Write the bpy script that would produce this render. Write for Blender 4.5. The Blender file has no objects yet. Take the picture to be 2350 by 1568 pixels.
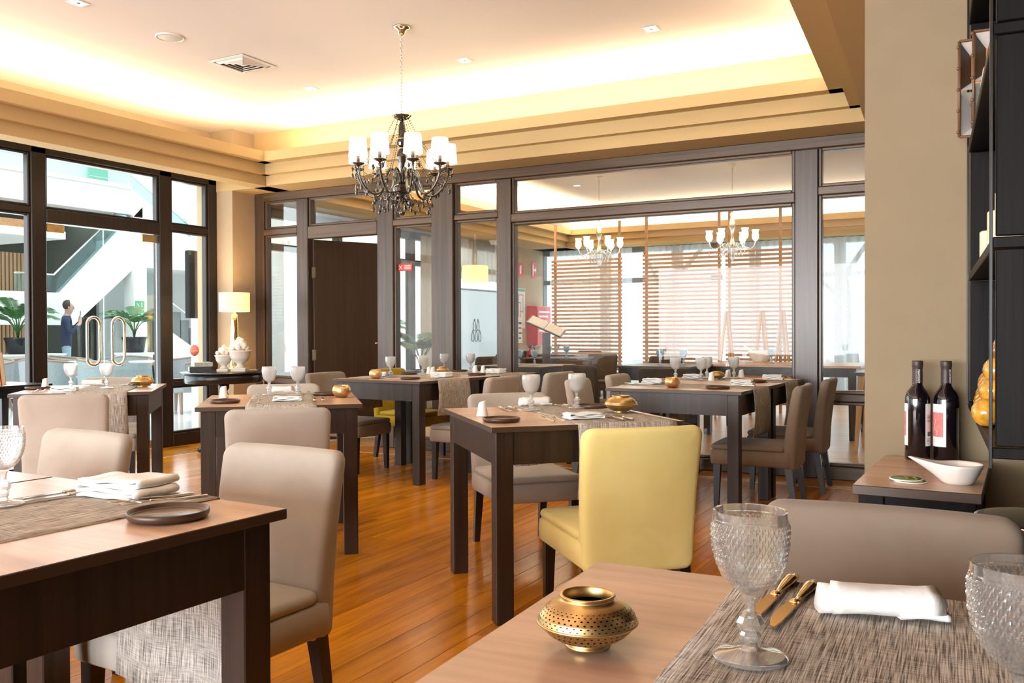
import bpy, bmesh, math, random
from math import sin, cos, pi, radians, sqrt
from mathutils import Vector, Matrix
random.seed(11)
SC = bpy.context.scene
COL = SC.collection

# ------------------------------------------------------------------ camera
def make_camera():
    cam = bpy.data.cameras.new('camera')
    cam.sensor_width = 36.0
    cam.lens = 31.297
    cam.clip_start = 0.02
    o = bpy.data.objects.new('camera', cam)
    COL.objects.link(o)
    yaw, pitch, roll = radians(28.429), radians(-0.637), radians(-0.211)
    f0 = Vector((-sin(yaw), cos(yaw), 0)); r0 = Vector((cos(yaw), sin(yaw), 0)); u0 = Vector((0, 0, 1))
    f = f0 * cos(pitch) + u0 * sin(pitch)
    u1 = u0 * cos(pitch) - f0 * sin(pitch)
    r = r0 * cos(roll) + u1 * sin(roll)
    u = u1 * cos(roll) - r0 * sin(roll)
    m = Matrix((r, u, -f)).transposed().to_4x4()
    m.translation = Vector((0, 0, 1.15))
    o.matrix_world = m
    SC.camera = o
make_camera()

# ------------------------------------------------------------------ world, lights, exposure
W = bpy.data.worlds.new('sky'); SC.world = W
W.use_nodes = True
bg = W.node_tree.nodes['Background']
bg.inputs[0].default_value = (0.86, 0.95, 1.0, 1)
bg.inputs[1].default_value = 0.75
SC.view_settings.view_transform = 'Standard'
SC.view_settings.look = 'None'
SC.view_settings.gamma = 1.0
SC.view_settings.use_curve_mapping = False
SC.view_settings.exposure = 1.1
cy = SC.cycles
cy.max_bounces = 10; cy.diffuse_bounces = 4; cy.glossy_bounces = 4
cy.transmission_bounces = 10; cy.transparent_max_bounces = 24
cy.caustics_reflective = False; cy.caustics_refractive = False
cy.sample_clamp_indirect = 6.0
cy.use_denoising = True

def area(name, loc, rot, sx, sy, power, color):
    l = bpy.data.lights.new(name, 'AREA'); l.shape = 'RECTANGLE'
    l.size = sx; l.size_y = sy; l.energy = power; l.color = color
    o = bpy.data.objects.new(name, l); COL.objects.link(o)
    o.location = loc; o.rotation_euler = rot
    return o
WARM = (1.0, 0.79, 0.54)
DAY = (0.90, 0.96, 1.0)
# daylight through the windows behind the viewer
area('daylight_front_window', (-3.6, -6.6, 1.5), (radians(90), 0, 0), 7.4, 2.4, 640, (0.93, 0.97, 1.0))
# daylight coming in through the lobby glazing
area('daylight_lobby_glazing', (-7.7, 4.3, 1.5), (radians(90), 0, radians(-90)), 5.0, 2.4, 75, DAY)
# daylight from the window wall of the far room
area('daylight_far_windows', (-3.0, 15.6, 1.5), (radians(-90), 0, 0), 9.0, 2.6, 62, (0.78, 0.93, 1.0))
# skylight over the lobby
area('skylight_lobby', (-14.0, 8.0, 9.5), (0, 0, 0), 12.0, 18.0, 900, (0.97, 1.0, 1.0))
# strip lights lying in the ceiling cove
for i, (lo, rz, ln) in enumerate((((-6.62, 2.2, 2.905), pi / 2, 8.6), ((-3.75, 6.86, 2.905), 0, 5.3),
                                  ((-0.60, 3.2, 2.905), pi / 2, 7.2))):
    area('cove_strip_lamp', lo, (pi, 0, rz), ln, 0.05, 34 * ln / 5, WARM)
for i, (lo, rz, ln) in enumerate((((-6.7, 11.0, 2.905), pi / 2, 7.0), ((-3.3, 14.75, 2.905), 0, 7.0), ((-3.3, 7.65, 2.905), 0, 6.0))):
    area('far_cove_strip_lamp', lo, (pi, 0, rz), ln, 0.05, 100 * ln / 5, WARM)

# ------------------------------------------------------------------ materials
MATS = {}
def node_mat(name):
    m = bpy.data.materials.new(name); m.use_nodes = True
    nt = m.node_tree; MATS[name] = m
    return m, nt, nt.nodes['Principled BSDF']
def plain(name, c, rough=0.5, metal=0.0, spec=0.5, coat=0.0, emit=None, es=0.0, noise=0.0, scale=30, bump=0.0, sheen=0.0, trans=0.0):
    m, nt, b = node_mat(name)
    b.inputs['Base Color'].default_value = (*c, 1)
    b.inputs['Roughness'].default_value = rough
    b.inputs['Metallic'].default_value = metal
    b.inputs['Specular IOR Level'].default_value = spec
    if coat: b.inputs['Coat Weight'].default_value = coat; b.inputs['Coat Roughness'].default_value = 0.12
    if sheen:
        b.inputs['Sheen Weight'].default_value = sheen; b.inputs['Sheen Roughness'].default_value = 0.45
    if trans: b.inputs['Transmission Weight'].default_value = trans
    if emit:
        b.inputs['Emission Color'].default_value = (*emit, 1); b.inputs['Emission Strength'].default_value = es
    if noise or bump:
        tc = nt.nodes.new('ShaderNodeTexCoord'); n = nt.nodes.new('ShaderNodeTexNoise')
        n.inputs['Scale'].default_value = scale; n.inputs['Detail'].default_value = 4
        nt.links.new(tc.outputs['Object'], n.inputs['Vector'])
        if noise:
            r = nt.nodes.new('ShaderNodeMapRange')
            r.inputs['From Min'].default_value = 0.3; r.inputs['From Max'].default_value = 0.7
            r.inputs['To Min'].default_value = 1 - noise; r.inputs['To Max'].default_value = 1 + noise
            nt.links.new(n.outputs['Fac'], r.inputs['Value'])
            mx = nt.nodes.new('ShaderNodeVectorMath'); mx.operation = 'SCALE'
            mx.inputs[0].default_value = c
            nt.links.new(r.outputs['Result'], mx.inputs['Scale'])
            nt.links.new(mx.outputs[0], b.inputs['Base Color'])
        if bump:
            bp = nt.nodes.new('ShaderNodeBump'); bp.inputs['Strength'].default_value = bump; bp.inputs['Distance'].default_value = 0.01
            nt.links.new(n.outputs['Fac'], bp.inputs['Height']); nt.links.new(bp.outputs[0], b.inputs['Normal'])
    return m
def wood(name, dark, light, axis=1, scale=1.0, rough=0.35, coat=0.0, per_object=0.0, stretch=14.0, spec=0.5):
    """Grain running along one object axis, a little tone shift for every object."""
    m, nt, b = node_mat(name)
    L = nt.links.new
    tc = nt.nodes.new('ShaderNodeTexCoord'); mp = nt.nodes.new('ShaderNodeMapping')
    sc = [stretch * scale] * 3; sc[axis] = 0.9 * scale
    mp.inputs['Scale'].default_value = sc
    L(tc.outputs['Object'], mp.inputs['Vector'])
    oi = nt.nodes.new('ShaderNodeObjectInfo')
    ad = nt.nodes.new('ShaderNodeVectorMath'); ad.operation = 'ADD'
    ml = nt.nodes.new('ShaderNodeMath'); ml.operation = 'MULTIPLY'; ml.inputs[1].default_value = 57.0
    L(oi.outputs['Random'], ml.inputs[0])
    L(mp.outputs[0], ad.inputs[0]); L(ml.outputs[0], ad.inputs[1])
    n1 = nt.nodes.new('ShaderNodeTexNoise'); n1.inputs['Scale'].default_value = 1.0; n1.inputs['Detail'].default_value = 5
    n1.inputs['Distortion'].default_value = 0.75
    L(ad.outputs[0], n1.inputs['Vector'])
    n2 = nt.nodes.new('ShaderNodeTexNoise'); n2.inputs['Scale'].default_value = 5.5; n2.inputs['Detail'].default_value = 3
    L(ad.outputs[0], n2.inputs['Vector'])
    mixf = nt.nodes.new('ShaderNodeMath'); mixf.operation = 'MULTIPLY_ADD'; mixf.inputs[1].default_value = 0.35
    L(n2.outputs['Fac'], mixf.inputs[0]); L(n1.outputs['Fac'], mixf.inputs[2])
    cr = nt.nodes.new('ShaderNodeValToRGB')
    cr.color_ramp.elements[0].position = 0.42; cr.color_ramp.elements[0].color = (*dark, 1)
    cr.color_ramp.elements[1].position = 0.9; cr.color_ramp.elements[1].color = (*light, 1)
    L(mixf.outputs[0], cr.inputs[0])
    out = cr.outputs[0]
    if per_object:
        r = nt.nodes.new('ShaderNodeMapRange'); r.inputs['To Min'].default_value = 1 - per_object; r.inputs['To Max'].default_value = 1 + per_object
        L(oi.outputs['Random'], r.inputs['Value'])
        mx = nt.nodes.new('ShaderNodeVectorMath'); mx.operation = 'SCALE'
        L(out, mx.inputs[0]); L(r.outputs['Result'], mx.inputs['Scale']); out = mx.outputs[0]
    L(out, b.inputs['Base Color'])
    b.inputs['Roughness'].default_value = rough; b.inputs['Specular IOR Level'].default_value = spec
    if coat: b.inputs['Coat Weight'].default_value = coat; b.inputs['Coat Roughness'].default_value = 0.16
    bp = nt.nodes.new('ShaderNodeBump'); bp.inputs['Strength'].default_value = 0.06; bp.inputs['Distance'].default_value = 0.004
    L(n2.outputs['Fac'], bp.inputs['Height']); L(bp.outputs[0], b.inputs['Normal'])
    return m
def velvet(name, c, c2):
    m, nt, b = node_mat(name); L = nt.links.new
    tc = nt.nodes.new('ShaderNodeTexCoord')
    oi = nt.nodes.new('ShaderNodeObjectInfo')
    ad = nt.nodes.new('ShaderNodeVectorMath'); ad.operation = 'ADD'
    L(tc.outputs['Object'], ad.inputs[0]); L(oi.outputs['Location'], ad.inputs[1])
    n = nt.nodes.new('ShaderNodeTexNoise'); n.inputs['Scale'].default_value = 5.0; n.inputs['Detail'].default_value = 3; n.inputs['Distortion'].default_value = 0.6
    L(ad.outputs[0], n.inputs['Vector'])
    cr = nt.nodes.new('ShaderNodeValToRGB')
    cr.color_ramp.elements[0].position = 0.3; cr.color_ramp.elements[0].color = (*c2, 1)
    cr.color_ramp.elements[1].position = 0.65; cr.color_ramp.elements[1].color = (*c, 1)
    L(n.outputs['Fac'], cr.inputs[0]); L(cr.outputs[0], b.inputs['Base Color'])
    b.inputs['Roughness'].default_value = 0.85; b.inputs['Specular IOR Level'].default_value = 0.15
    b.inputs['Sheen Weight'].default_value = 0.2; b.inputs['Sheen Roughness'].default_value = 0.4
    nf = nt.nodes.new('ShaderNodeTexNoise'); nf.inputs['Scale'].default_value = 900
    L(tc.outputs['Object'], nf.inputs['Vector'])
    bp = nt.nodes.new('ShaderNodeBump'); bp.inputs['Strength'].default_value = 0.12; bp.inputs['Distance'].default_value = 0.002
    L(nf.outputs['Fac'], bp.inputs['Height']); L(bp.outputs[0], b.inputs['Normal'])
    return m
def weave(name, a, bcol, c):
    """Slubby linen: long streaks along both thread directions."""
    m, nt, b = node_mat(name); L = nt.links.new
    tc = nt.nodes.new('ShaderNodeTexCoord')
    fac = None
    for sc in ((560, 15, 15), (24, 360, 360)):
        mp = nt.nodes.new('ShaderNodeMapping'); mp.inputs['Scale'].default_value = sc
        L(tc.outputs['UV'], mp.inputs['Vector'])
        n = nt.nodes.new('ShaderNodeTexNoise'); n.inputs['Scale'].default_value = 1.0; n.inputs['Detail'].default_value = 2.5
        L(mp.outputs[0], n.inputs['Vector'])
        if fac is None: fac = n.outputs['Fac']
        else:
            mm = nt.nodes.new('ShaderNodeMath'); mm.operation = 'MULTIPLY_ADD'; mm.inputs[1].default_value = 0.36
            L(n.outputs['Fac'], mm.inputs[0]); L(fac, mm.inputs[2]); fac = mm.outputs[0]
    cr = nt.nodes.new('ShaderNodeValToRGB'); e = cr.color_ramp.elements
    e[0].position = 0.52; e[0].color = (*a, 1); e[1].position = 0.84; e[1].color = (*c, 1)
    e2 = e.new(0.67); e2.color = (*bcol, 1)
    L(fac, cr.inputs[0]); L(cr.outputs[0], b.inputs['Base Color'])
    b.inputs['Roughness'].default_value = 0.92; b.inputs['Specular IOR Level'].default_value = 0.1
    bp = nt.nodes.new('ShaderNodeBump'); bp.inputs['Strength'].default_value = 0.5; bp.inputs['Distance'].default_value = 0.0015
    L(fac, bp.inputs['Height']); L(bp.outputs[0], b.inputs['Normal'])
    return m
def pane(name, tint, refl=1.0, rough=0.0, haze=0.0, haze_col=(.9, .95, 1)):
    """Thin window glass: clear straight through, fresnel mirror on top."""
    m = bpy.data.materials.new(name); m.use_nodes = True; MATS[name] = m
    nt = m.node_tree; nt.nodes.clear(); L = nt.links.new
    out = nt.nodes.new('ShaderNodeOutputMaterial')
    tr = nt.nodes.new('ShaderNodeBsdfTransparent'); tr.inputs[0].default_value = (*tint, 1)
    gl = nt.nodes.new('ShaderNodeBsdfGlossy'); gl.inputs['Roughness'].default_value = rough
    fr = nt.nodes.new('ShaderNodeFresnel'); fr.inputs['IOR'].default_value = 1.5
    mu = nt.nodes.new('ShaderNodeMath'); mu.operation = 'MULTIPLY'; mu.inputs[1].default_value = refl
    mx = nt.nodes.new('ShaderNodeMixShader')
    L(fr.outputs[0], mu.inputs[0]); L(mu.outputs[0], mx.inputs[0])
    base = tr.outputs[0]
    if haze:
        df = nt.nodes.new('ShaderNodeBsdfDiffuse'); df.inputs[0].default_value = (*haze_col, 1)
        tl = nt.nodes.new('ShaderNodeBsdfTranslucent'); tl.inputs[0].default_value = (*haze_col, 1)
        m1 = nt.nodes.new('ShaderNodeMixShader'); m1.inputs[0].default_value = 0.6
        L(df.outputs[0], m1.inputs[1]); L(tl.outputs[0], m1.inputs[2])
        m2 = nt.nodes.new('ShaderNodeMixShader'); m2.inputs[0].default_value = haze
        L(tr.outputs[0], m2.inputs[1]); L(m1.outputs[0], m2.inputs[2]); base = m2.outputs[0]
    L(base, mx.inputs[1]); L(gl.outputs[0], mx.inputs[2]); L(mx.outputs[0], out.inputs[0])
    return m
def cut_glass(name, tint=(1, 1, 1), frost=0.16, rough=0.03):
    m = bpy.data.materials.new(name); m.use_nodes = True; MATS[name] = m
    nt = m.node_tree; nt.nodes.clear(); L = nt.links.new
    out = nt.nodes.new('ShaderNodeOutputMaterial')
    g = nt.nodes.new('ShaderNodeBsdfGlass'); g.inputs['Color'].default_value = (*tint, 1); g.inputs['Roughness'].default_value = rough; g.inputs['IOR'].default_value = 0.755
    t = nt.nodes.new('ShaderNodeBsdfTransparent'); t.inputs[0].default_value = (*tint, 1)
    d = nt.nodes.new('ShaderNodeBsdfDiffuse'); d.inputs[0].default_value = (.92, .93, .92, 1)
    tl = nt.nodes.new('ShaderNodeBsdfTranslucent'); tl.inputs[0].default_value = (.92, .93, .92, 1)
    a = nt.nodes.new('ShaderNodeMixShader'); a.inputs[0].default_value = 0.5
    L(d.outputs[0], a.inputs[1]); L(tl.outputs[0], a.inputs[2])
    b = nt.nodes.new('ShaderNodeMixShader'); b.inputs[0].default_value = 0.45
    L(g.outputs[0], b.inputs[1]); L(t.outputs[0], b.inputs[2])
    c = nt.nodes.new('ShaderNodeMixShader'); c.inputs[0].default_value = frost
    L(b.outputs[0], c.inputs[1]); L(a.outputs[0], c.inputs[2]); L(c.outputs[0], out.inputs[0])
    return m
def cloth_sheer(name, c, thru):
    m = bpy.data.materials.new(name); m.use_nodes = True; MATS[name] = m
    nt = m.node_tree; nt.nodes.clear(); L = nt.links.new
    out = nt.nodes.new('ShaderNodeOutputMaterial')
    t = nt.nodes.new('ShaderNodeBsdfTransparent')
    d = nt.nodes.new('ShaderNodeBsdfDiffuse'); d.inputs[0].default_value = (*c, 1)
    tl = nt.nodes.new('ShaderNodeBsdfTranslucent'); tl.inputs[0].default_value = (*c, 1)
    a = nt.nodes.new('ShaderNodeMixShader'); a.inputs[0].default_value = 0.6
    L(d.outputs[0], a.inputs[1]); L(tl.outputs[0], a.inputs[2])
    b = nt.nodes.new('ShaderNodeMixShader'); b.inputs[0].default_value = thru
    L(a.outputs[0], b.inputs[1]); L(t.outputs[0], b.inputs[2]); L(b.outputs[0], out.inputs[0])
    return m

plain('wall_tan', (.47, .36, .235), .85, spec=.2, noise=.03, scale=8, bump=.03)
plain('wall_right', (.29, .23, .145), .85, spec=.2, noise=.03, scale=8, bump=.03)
plain('soffit_paint', (.58, .42, .205), .8, spec=.2)
plain('ceiling_paint', (.80, .76, .72), .9, spec=.1)
plain('white_paint', (.86, .86, .84), .8, spec=.2)
plain('lobby_grey', (.095, .10, .085), .85, spec=.2, noise=.06, scale=2)
plain('lobby_grey_light', (.62, .65, .64), .85, spec=.2)
plain('lobby_floor', (.78, .80, .80), .12, noise=.04, scale=6)
plain('outside_ground', (.6, .6, .57), .9)
plain('outside_dark', (.18, .20, .20), .8)
wood('floor_oak', (.34, .108, .004), (.70, .265, .012), axis=1, rough=.2, coat=.0, spec=.14, per_object=.16, stretch=13)
wood('floor_oak_x', (.34, .13, .014), (.60, .27, .04), axis=0, rough=.3, spec=.4, per_object=.12, stretch=13)
wood('floor_pale', (.42, .25, .11), (.62, .40, .20), axis=0, rough=.3, per_object=.1, stretch=10)
plain('inlay', (.80, .68, .46), .4)
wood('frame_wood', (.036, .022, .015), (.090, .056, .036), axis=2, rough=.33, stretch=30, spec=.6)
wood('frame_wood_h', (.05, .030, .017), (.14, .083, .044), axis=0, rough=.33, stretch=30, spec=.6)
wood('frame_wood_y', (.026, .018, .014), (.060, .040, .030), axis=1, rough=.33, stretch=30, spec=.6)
wood('door_wood', (.030, .016, .008), (.052, .028, .013), axis=2, rough=.5, stretch=24)
wood('tabletop_wood', (.40, .23, .15), (.68, .46, .325), axis=0, rough=.30, stretch=10, spec=.4)
wood('table_dark', (.016, .010, .007), (.046, .027, .018), axis=2, rough=.36, stretch=24, spec=.5)
plain('tabletop_edge', (.060, .036, .022), .4)
wood('frame_wood_shaded', (.010, .007, .006), (.028, .019, .015), axis=2, rough=.36, stretch=30, spec=.4)  # same frame wood, shade on the lobby glazing put into its colour
plain('leg_black', (.014, .010, .009), .28)
velvet('velvet_beige', (.46, .42, .37), (.41, .365, .315))
velvet('velvet_yellow', (.86, .74, .30), (.80, .66, .24))
velvet('velvet_taupe', (.27, .215, .17), (.215, .17, .13))
velvet('velvet_mustard', (.48, .33, .02), (.40, .27, .012))
velvet('velvet_dark', (.085, .060, .045), (.055, .038, .028))
weave('runner_linen', (.13, .115, .105), (.42, .385, .345), (.68, .64, .58))
plain('napkin_cloth', (.86, .85, .83), .9, spec=.1, noise=.02, scale=60, bump=.15, sheen=.2)
plain('plate_clay', (.070, .036, .022), .38)
plain('plate_glaze', (.13, .080, .052), .22)
plain('porcelain', (.85, .83, .79), .25, coat=.2)
plain('brass', (.64, .45, .20), .36, metal=1.0, noise=.18, scale=22, bump=.04)
plain('gold_hammered', (.82, .56, .28), .34, metal=1.0, noise=.15, scale=40, bump=.5)
plain('gold_polished', (.95, .66, .26), .14, metal=1.0)
plain('brass_dark', (.05, .03, .008), .5, metal=.6)
plain('steel', (.75, .72, .66), .16, metal=1.0)
plain('flatware_gold', (.85, .58, .25), .14, metal=1.0)
plain('flatware', (.72, .62, .50), .15, metal=1.0)
plain('chrome', (.82, .80, .77), .08, metal=1.0)
plain('black_lacquer', (.012, .012, .014), .24)
wood('black_shelf', (.004, .0035, .004), (.011, .009, .009), axis=2, rough=.42, stretch=20, spec=.10)
plain('black_plastic', (.012, .012, .013), .4)
plain('black_crystal', (.020, .016, .012), .04, spec=1.0, coat=.6)
plain('smoke_crystal', (.10, .075, .05), .03, spec=1.0, trans=.5)
plain('lamp_shade_white', (.9, .84, .74), .9, emit=(1.0, .80, .55), es=1.5)
plain('lamp_shade_lit', (.85, .62, .36), .9, emit=(1.0, .60, .26), es=.62)
plain('bulb', (1, .9, .7), .5, emit=(1.0, .80, .50), es=14)
plain('spot_glow', (1, 1, 1), .5, emit=(1.0, .90, .75), es=9)
plain('cove_strip', (1, .8, .5), .5, emit=(1.0, .72, .42), es=6)
plain('vent_white', (.80, .77, .73), .5)
plain('vent_dark', (.10, .09, .08), .8)
plain('speaker_grille', (.66, .66, .60), .7)
pane('window_glass', (.97, .985, .98), 0.28)
pane('door_glass', (.92, .975, .965), 0.4)
pane('rail_glass', (.72, .92, .92), 0.6, haze=.12)
pane('frosted_glass', (.85, .95, 1.0), 0.5, rough=.3, haze=.80, haze_col=(.86, .93, .98))
cut_glass('crystal', frost=.10, rough=.01)
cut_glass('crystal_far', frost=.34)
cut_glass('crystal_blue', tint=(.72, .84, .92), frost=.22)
cut_glass('amber_glass', tint=(.95, .50, .06), frost=.06)
plain('amber_core', (.62, .30, .03), .15, coat=.6, noise=.5, scale=30)
plain('amber_dark', (.22, .09, .01), .12, coat=.6, noise=.5, scale=30)
plain('bottle_glass', (.006, .004, .006), .05, coat=.7)
plain('capsule', (.050, .034, .030), .45)
plain('paper_white', (.84, .83, .80), .8, spec=.1)
plain('paper_cream', (.72, .62, .45), .85, spec=.1)
plain('label_red', (.66, .20, .19), .7, noise=.25, scale=60)
plain('label_blue', (.62, .77, .86), .7)
plain('ink', (.12, .11, .11), .8)
plain('sign_red', (.62, .035, .025), .5)
plain('sign_green', (.01, .36, .17), .5)
plain('sign_pink', (.85, .30, .30), .5)
plain('red_paint', (.62, .03, .02), .35)
plain('white_print', (.9, .9, .88), .6)
plain('logo_metal', (.16, .18, .18), .35, metal=.6)
plain('plaster', (.78, .71, .61), .8, bump=.25, scale=40)
plain('candle', (.80, .70, .50), .55)
plain('orange_book', (.50, .15, .012), .55, noise=.08, scale=20)
plain('book_dark', (.045, .050, .055), .5, noise=.3, scale=60)
plain('book_grey', (.42, .42, .38), .6, noise=.3, scale=60)
plain('copper', (.52, .20, .045), .35, metal=.9)
plain('mirror_facet', (.62, .60, .56), .12, metal=.85)
plain('frame_brown', (.16, .08, .04), .4)
plain('wood_amber', (.50, .22, .05), .4, noise=.1, scale=10)
wood('slat_wood', (.40, .20, .085), (.58, .33, .16), axis=0, rough=.5, stretch=20, per_object=.08)
wood('lobby_slat', (.34, .21, .11), (.48, .32, .18), axis=2, rough=.6, stretch=20, per_object=.1)
wood('light_wood', (.45, .25, .11), (.62, .38, .18), axis=2, rough=.5, stretch=14)
cloth_sheer('sheer_white', (.86, .90, .92), .42)
cloth_sheer('curtain_beige', (.52, .42, .30), .02)
cloth_sheer('curtain_sheer_warm', (.70, .62, .50), .25)
plain('leaf_green', (.035, .14, .03), .45, noise=.3, scale=9)
plain('leaf_olive', (.09, .13, .03), .5, noise=.3, scale=9)
plain('pot_black', (.012, .014, .018), .18)
plain('soil', (.03, .02, .012), .9)
plain('lounge_weave', (.36, .40, .42), .9, noise=.18, scale=90, bump=.3)
plain('lounge_rim', (.33, .23, .17), .5)
plain('navy_cloth', (.030, .040, .095), .85, noise=.15, scale=20)
plain('jeans_cloth', (.34, .44, .55), .85, noise=.15, scale=20)
plain('skin', (.55, .33, .24), .55)
plain('hair', (.05, .035, .028), .6)
plain('tree_bark', (.09, .07, .05), .9)

# ------------------------------------------------------------------ mesh helpers
class MB:
    def __init__(s):
        s.v = []; s.f = []; s.sm = []; s.mi = []; s.uv = None
    def add(s, vs, fs, smooth=False, m=0):
        o = len(s.v); s.v += [tuple(p) for p in vs]
        for f in fs:
            s.f.append(tuple(i + o for i in f)); s.sm.append(smooth); s.mi.append(m)
        return s
    def box(s, x0, x1, y0, y1, z0, z1, m=0, bev=0.0):
        if bev > 0:
            b = min(bev, (x1 - x0) / 2.01, (y1 - y0) / 2.01, (z1 - z0) / 2.01)
            vs = []
            for X, a in ((x0, 1), (x1, -1)):
                for Y, c in ((y0, 1), (y1, -1)):
                    for Z, d in ((z0, 1), (z1, -1)):
                        vs += [(X, Y + c * b, Z + d * b), (X + a * b, Y, Z + d * b), (X + a * b, Y + c * b, Z)]
            k = lambda i, j, l, a: ((i * 2 + j) * 2 + l) * 3 + a
            fs = [(k(0,0,0,0),k(0,0,1,0),k(0,1,1,0),k(0,1,0,0)), (k(1,0,0,0),k(1,1,0,0),k(1,1,1,0),k(1,0,1,0)),
                  (k(0,0,0,1),k(1,0,0,1),k(1,0,1,1),k(0,0,1,1)), (k(0,1,0,1),k(0,1,1,1),k(1,1,1,1),k(1,1,0,1)),
                  (k(0,0,0,2),k(0,1,0,2),k(1,1,0,2),k(1,0,0,2)), (k(0,0,1,2),k(1,0,1,2),k(1,1,1,2),k(0,1,1,2))]
            for l in (0, 1):
                for j in (0, 1): fs.append((k(0,j,l,1),k(1,j,l,1),k(1,j,l,2),k(0,j,l,2)))
                for i in (0, 1): fs.append((k(i,0,l,0),k(i,1,l,0),k(i,1,l,2),k(i,0,l,2)))
            for i in (0, 1):
                for j in (0, 1): fs.append((k(i,j,0,0),k(i,j,1,0),k(i,j,1,1),k(i,j,0,1)))
                for j in (0, 1):
                    for l in (0, 1): fs.append((k(i,j,l,0),k(i,j,l,1),k(i,j,l,2)))
            return s.add(vs, fs, False, m)
        vs = [(x0,y0,z0),(x1,y0,z0),(x1,y1,z0),(x0,y1,z0),(x0,y0,z1),(x1,y0,z1),(x1,y1,z1),(x0,y1,z1)]
        return s.add(vs, [(0,3,2,1),(4,5,6,7),(0,1,5,4),(1,2,6,5),(2,3,7,6),(3,0,4,7)], False, m)
    def frustum(s, x, y, z0, z1, a0, a1, b0=None, b1=None, dx=0, dy=0, m=0):
        """Tapered square bar, half sizes a (x) and b (y) at bottom and top."""
        b0 = a0 if b0 is None else b0; b1 = a1 if b1 is None else b1
        vs = [(x+dx-a0,y+dy-b0,z0),(x+dx+a0,y+dy-b0,z0),(x+dx+a0,y+dy+b0,z0),(x+dx-a0,y+dy+b0,z0),(x-a1,y-b1,z1),(x+a1,y-b1,z1),(x+a1,y+b1,z1),(x-a1,y+b1,z1)]
        return s.add(vs, [(0,3,2,1),(4,5,6,7),(0,1,5,4),(1,2,6,5),(2,3,7,6),(3,0,4,7)], False, m)
    def lathe(s, prof, n=24, c=(0, 0, 0), smooth=True, m=0, caps=True):
        vs = []; fs = []
        for r, z in prof:
            for i in range(n):
                a = 2 * pi * i / n; vs.append((c[0] + r * cos(a), c[1] + r * sin(a), c[2] + z))
        for k in range(len(prof) - 1):
            for i in range(n):
                j = (i + 1) % n; fs.append((k*n+i, k*n+j, (k+1)*n+j, (k+1)*n+i))
        if caps:
            if prof[0][0] > 1e-5: fs.append(tuple(range(n - 1, -1, -1)))
            if prof[-1][0] > 1e-5: fs.append(tuple((len(prof)-1)*n + i for i in range(n)))
        return s.add(vs, fs, smooth, m)
    def tube(s, pts, r, n=8, m=0, smooth=True, caps=True):
        pts = [Vector(p) for p in pts]; rs = r if isinstance(r, (list, tuple)) else [r] * len(pts)
        vs = []; fs = []; up = None
        for k, p in enumerate(pts):
            t = (pts[min(k+1, len(pts)-1)] - pts[max(k-1, 0)])
            t = t.normalized() if t.length > 1e-9 else Vector((0, 0, 1))
            if up is None:
                up = Vector((0, 0, 1)) if abs(t.z) < 0.9 else Vector((1, 0, 0))
            a = up - t * up.dot(t)
            a = a.normalized() if a.length > 1e-6 else t.orthogonal().normalized()
            b = t.cross(a); up = a
            for i in range(n):
                q = 2 * pi * i / n; vs.append(p + (a * cos(q) + b * sin(q)) * rs[k])
        for k in range(len(pts) - 1):
            for i in range(n):
                j = (i + 1) % n; fs.append((k*n+i, k*n+j, (k+1)*n+j, (k+1)*n+i))
        if caps: fs += [tuple(range(n - 1, -1, -1)), tuple((len(pts)-1)*n + i for i in range(n))]
        return s.add(vs, fs, smooth, m)
    def prism(s, poly, z0, z1, m=0):
        n = len(poly)
        vs = [(x, y, z0) for x, y in poly] + [(x, y, z1) for x, y in poly]
        fs = [tuple(range(n - 1, -1, -1)), tuple(range(n, 2 * n))] + [(i, (i+1) % n, n + (i+1) % n, n + i) for i in range(n)]
        return s.add(vs, fs, False, m)
    def grid(s, nu, nv, fn, smooth=True, m=0, close_u=False):
        vs = [fn(i / (nu if close_u else nu - 1), j / (nv - 1)) for j in range(nv) for i in range(nu)]
        fs = []
        for j in range(nv - 1):
            for i in range(nu if close_u else nu - 1):
                a = (i + 1) % nu; fs.append((j*nu+i, j*nu+a, (j+1)*nu+a, (j+1)*nu+i))
        return s.add(vs, fs, smooth, m)
    def ball(s, c, r, n=8, k=6, m=0, sz=1.0):
        vs = []; fs = []
        for j in range(1, k):
            t = pi * j / k
            for i in range(n):
                a = 2 * pi * i / n; vs.append((c[0]+r*sin(t)*cos(a), c[1]+r*sin(t)*sin(a), c[2]+r*sz*cos(t)))
        top = len(vs); vs += [(c[0], c[1], c[2]+r*sz), (c[0], c[1], c[2]-r*sz)]
        for j in range(k - 2):
            for i in range(n): fs.append((j*n+i, (j+1)*n+i, (j+1)*n+(i+1) % n, j*n+(i+1) % n))
        for i in range(n):
            fs.append((top, i, (i+1) % n)); fs.append((top+1, (k-2)*n+(i+1) % n, (k-2)*n+i))
        return s.add(vs, fs, True, m)
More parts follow.
